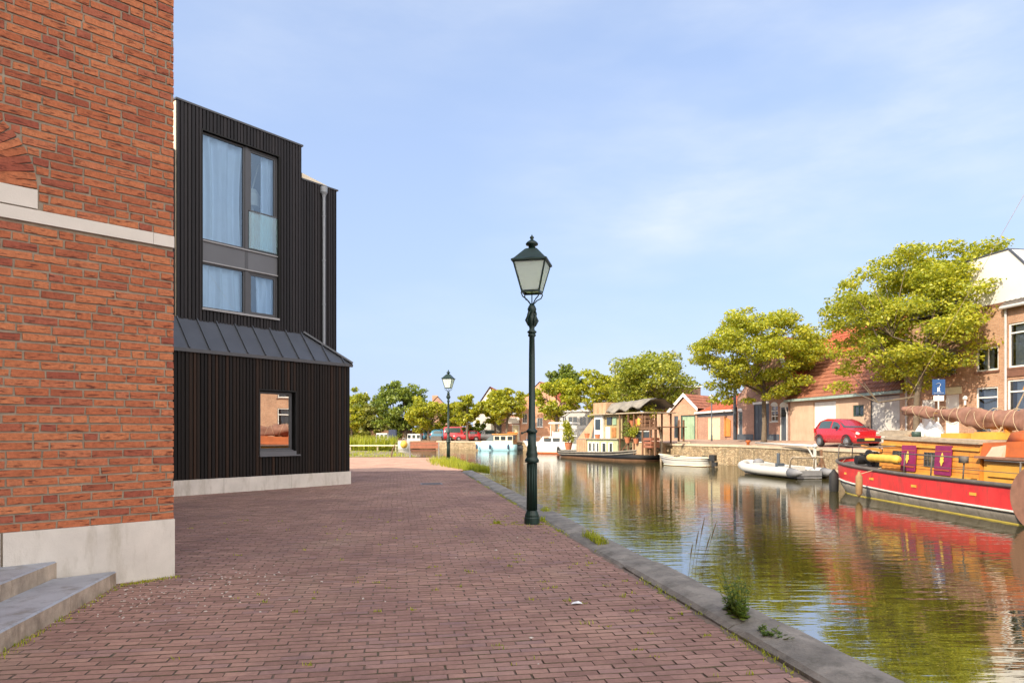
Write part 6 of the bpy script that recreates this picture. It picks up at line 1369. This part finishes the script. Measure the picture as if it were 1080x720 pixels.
# golden bush in a pot on the houseboat stern
w=HF.w(hx(599.5,-.6),-.6); gb=empty('potted_bush',(w[0],w[1],WZ+.62),0,'golden leafy bush in a terracotta pot on the left end of the houseboat','plant')
b=MB(); b.lathe([(.25,0),(.36,.6),(.40,.66),(.33,.66)],n=12); b.build('pot',M['terracotta'],gb)
b=MB(); b.tube([(0,0,.5),(.05,0,1.2),(0,0,1.8)],[.05,.04,.02],6); b.build('stem',M['bark'],gb)
foliage('leaves',[(random.Random(i).uniform(-.35,.35),random.Random(i+50).uniform(-.35,.35),.9+1.4*(i/14)) for i in range(15)],[.38]*15,1100,.16,M['leaf_gold'],gb,61,1.0)
hbplant(667,450,-1.0,1.3,'bushy green potted plant on the houseboat upper deck left of the yellow bag','leaf_green',201)
hbplant(662,467,-1.5,1.2,'trailing green potted plant beside the stair on the houseboat deck','leaf_deep',202)
hbplant(685,450,-.6,1.4,'tall brownish potted plant at the right end of the houseboat upper deck','leaf_gold',203)
hbplant(671,467.5,-1.45,1.0,'small orange tinged potted plant on the plywood deck box','leaf_lime',204)
# reeds along the jetty
pts=[]; rg=np.random.default_rng(77)
for i in range(3800): pts.append((rg.uniform(-30,-13.2),rg.uniform(77.4,79.5),-.6))
o=blades('reeds',pts,1.3,1.95,.035,M['blade'],.25,8); tag(o,kind='stuff')
# ------------------------------------------------------------------ daylight
SUNH=(.725,.689); SEL=R(35)
sd_=Vector((SUNH[0]*math.cos(SEL),SUNH[1]*math.cos(SEL),-math.sin(SEL))).normalized()
sl_=bpy.data.lights.new('sun','SUN'); sl_.energy=SUN_E; sl_.angle=R(.6); sl_.color=(1,.87,.68)
so=bpy.data.objects.new('sun',sl_); COL.objects.link(so); so.rotation_euler=sd_.to_track_quat('-Z','Y').to_euler(); so.location=(-20,-15,30)
w=bpy.data.worlds.new('World'); S.world=w; w.use_nodes=True; t=w.node_tree; bg=t.nodes['Background']
sk=t.nodes.new('ShaderNodeTexSky'); sk.sky_type='NISHITA'; sk.sun_disc=False; sk.sun_elevation=SEL; sk.sun_rotation=math.atan2(-SUNH[0],-SUNH[1]); sk.air_density=1.0; sk.dust_density=SKY_DUST; sk.ozone_density=1.0
co=t.nodes.new('ShaderNodeTexCoord').outputs['Generated']
n1=noise(t,mapping(t,co,(1.1,1.6,3.2),(R(8),R(16),R(25))),1.55,5,.48); n2=noise(t,mapping(t,co,(2.5,3.4,9),(R(10),R(20),0)),2.3,6,.6)
f1=ramp(t,n1,[(.47,(0,0,0)),(.74,(1,1,1))]); f2=ramp(t,n2,[(.35,(.35,.35,.35)),(.7,(1,1,1))]); sp=t.nodes.new('ShaderNodeSeparateXYZ'); t.links.new(co,sp.inputs[0])
cf=mixc(t,1,mixc(t,1,f1,f2,'MULTIPLY'),ramp(t,sp.outputs[0],[(.0,(.45,.45,.45)),(.22,(1,1,1))]),'MULTIPLY')
hz_=ramp(t,sp.outputs[2],[(0.0,(.92,.92,.92)),(.15,(.80,.80,.80)),(.5,(.60,.60,.60)),(1,(.4,.4,.4))])
c1=mixc(t,hz_,sk.outputs[0],HAZE_C); c2=mixc(t,mixc(t,1,cf,(.8,.8,.8),'MULTIPLY'),c1,CLOUD_C)
# unseen sky behind the camera, brightened as added fill for shaded walls and paving
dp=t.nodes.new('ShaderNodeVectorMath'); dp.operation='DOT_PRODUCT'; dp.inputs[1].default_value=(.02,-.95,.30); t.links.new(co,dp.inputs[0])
bank=ramp(t,dp.outputs['Value'],[(.14,(0,0,0)),(.55,(1,1,1))]); bn=ramp(t,noise(t,mapping(t,co,(2,2,3)),1.6,6,.6),[(.25,(.55,.55,.55)),(.7,(1,1,1))])  # bank here masks the added rear fill, bn breaks it up with noise
c2=mixc(t,mixc(t,1,bank,bn,'MULTIPLY'),c2,REAR_FILL_C)
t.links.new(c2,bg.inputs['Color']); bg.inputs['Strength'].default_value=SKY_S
cam=bpy.data.cameras.new('camera'); co_=bpy.data.objects.new('camera',cam); COL.objects.link(co_); co_.location=(0,0,EYE); co_.rotation_euler=(R(90),0,0)
cam.sensor_width=36; cam.lens=24; cam.shift_y=(HOR-360)/1080; cam.clip_start=.05; cam.clip_end=3000; S.camera=co_
S.view_settings.view_transform='Standard'; S.view_settings.look='None'; S.view_settings.gamma=1; S.view_settings.exposure=EXPO; S.view_settings.use_curve_mapping=False
S.render.engine='CYCLES'; S.cycles.max_bounces=8; S.cycles.transparent_max_bounces=12; S.cycles.use_denoising=True; S.cycles.caustics_reflective=False; S.cycles.caustics_refractive=False
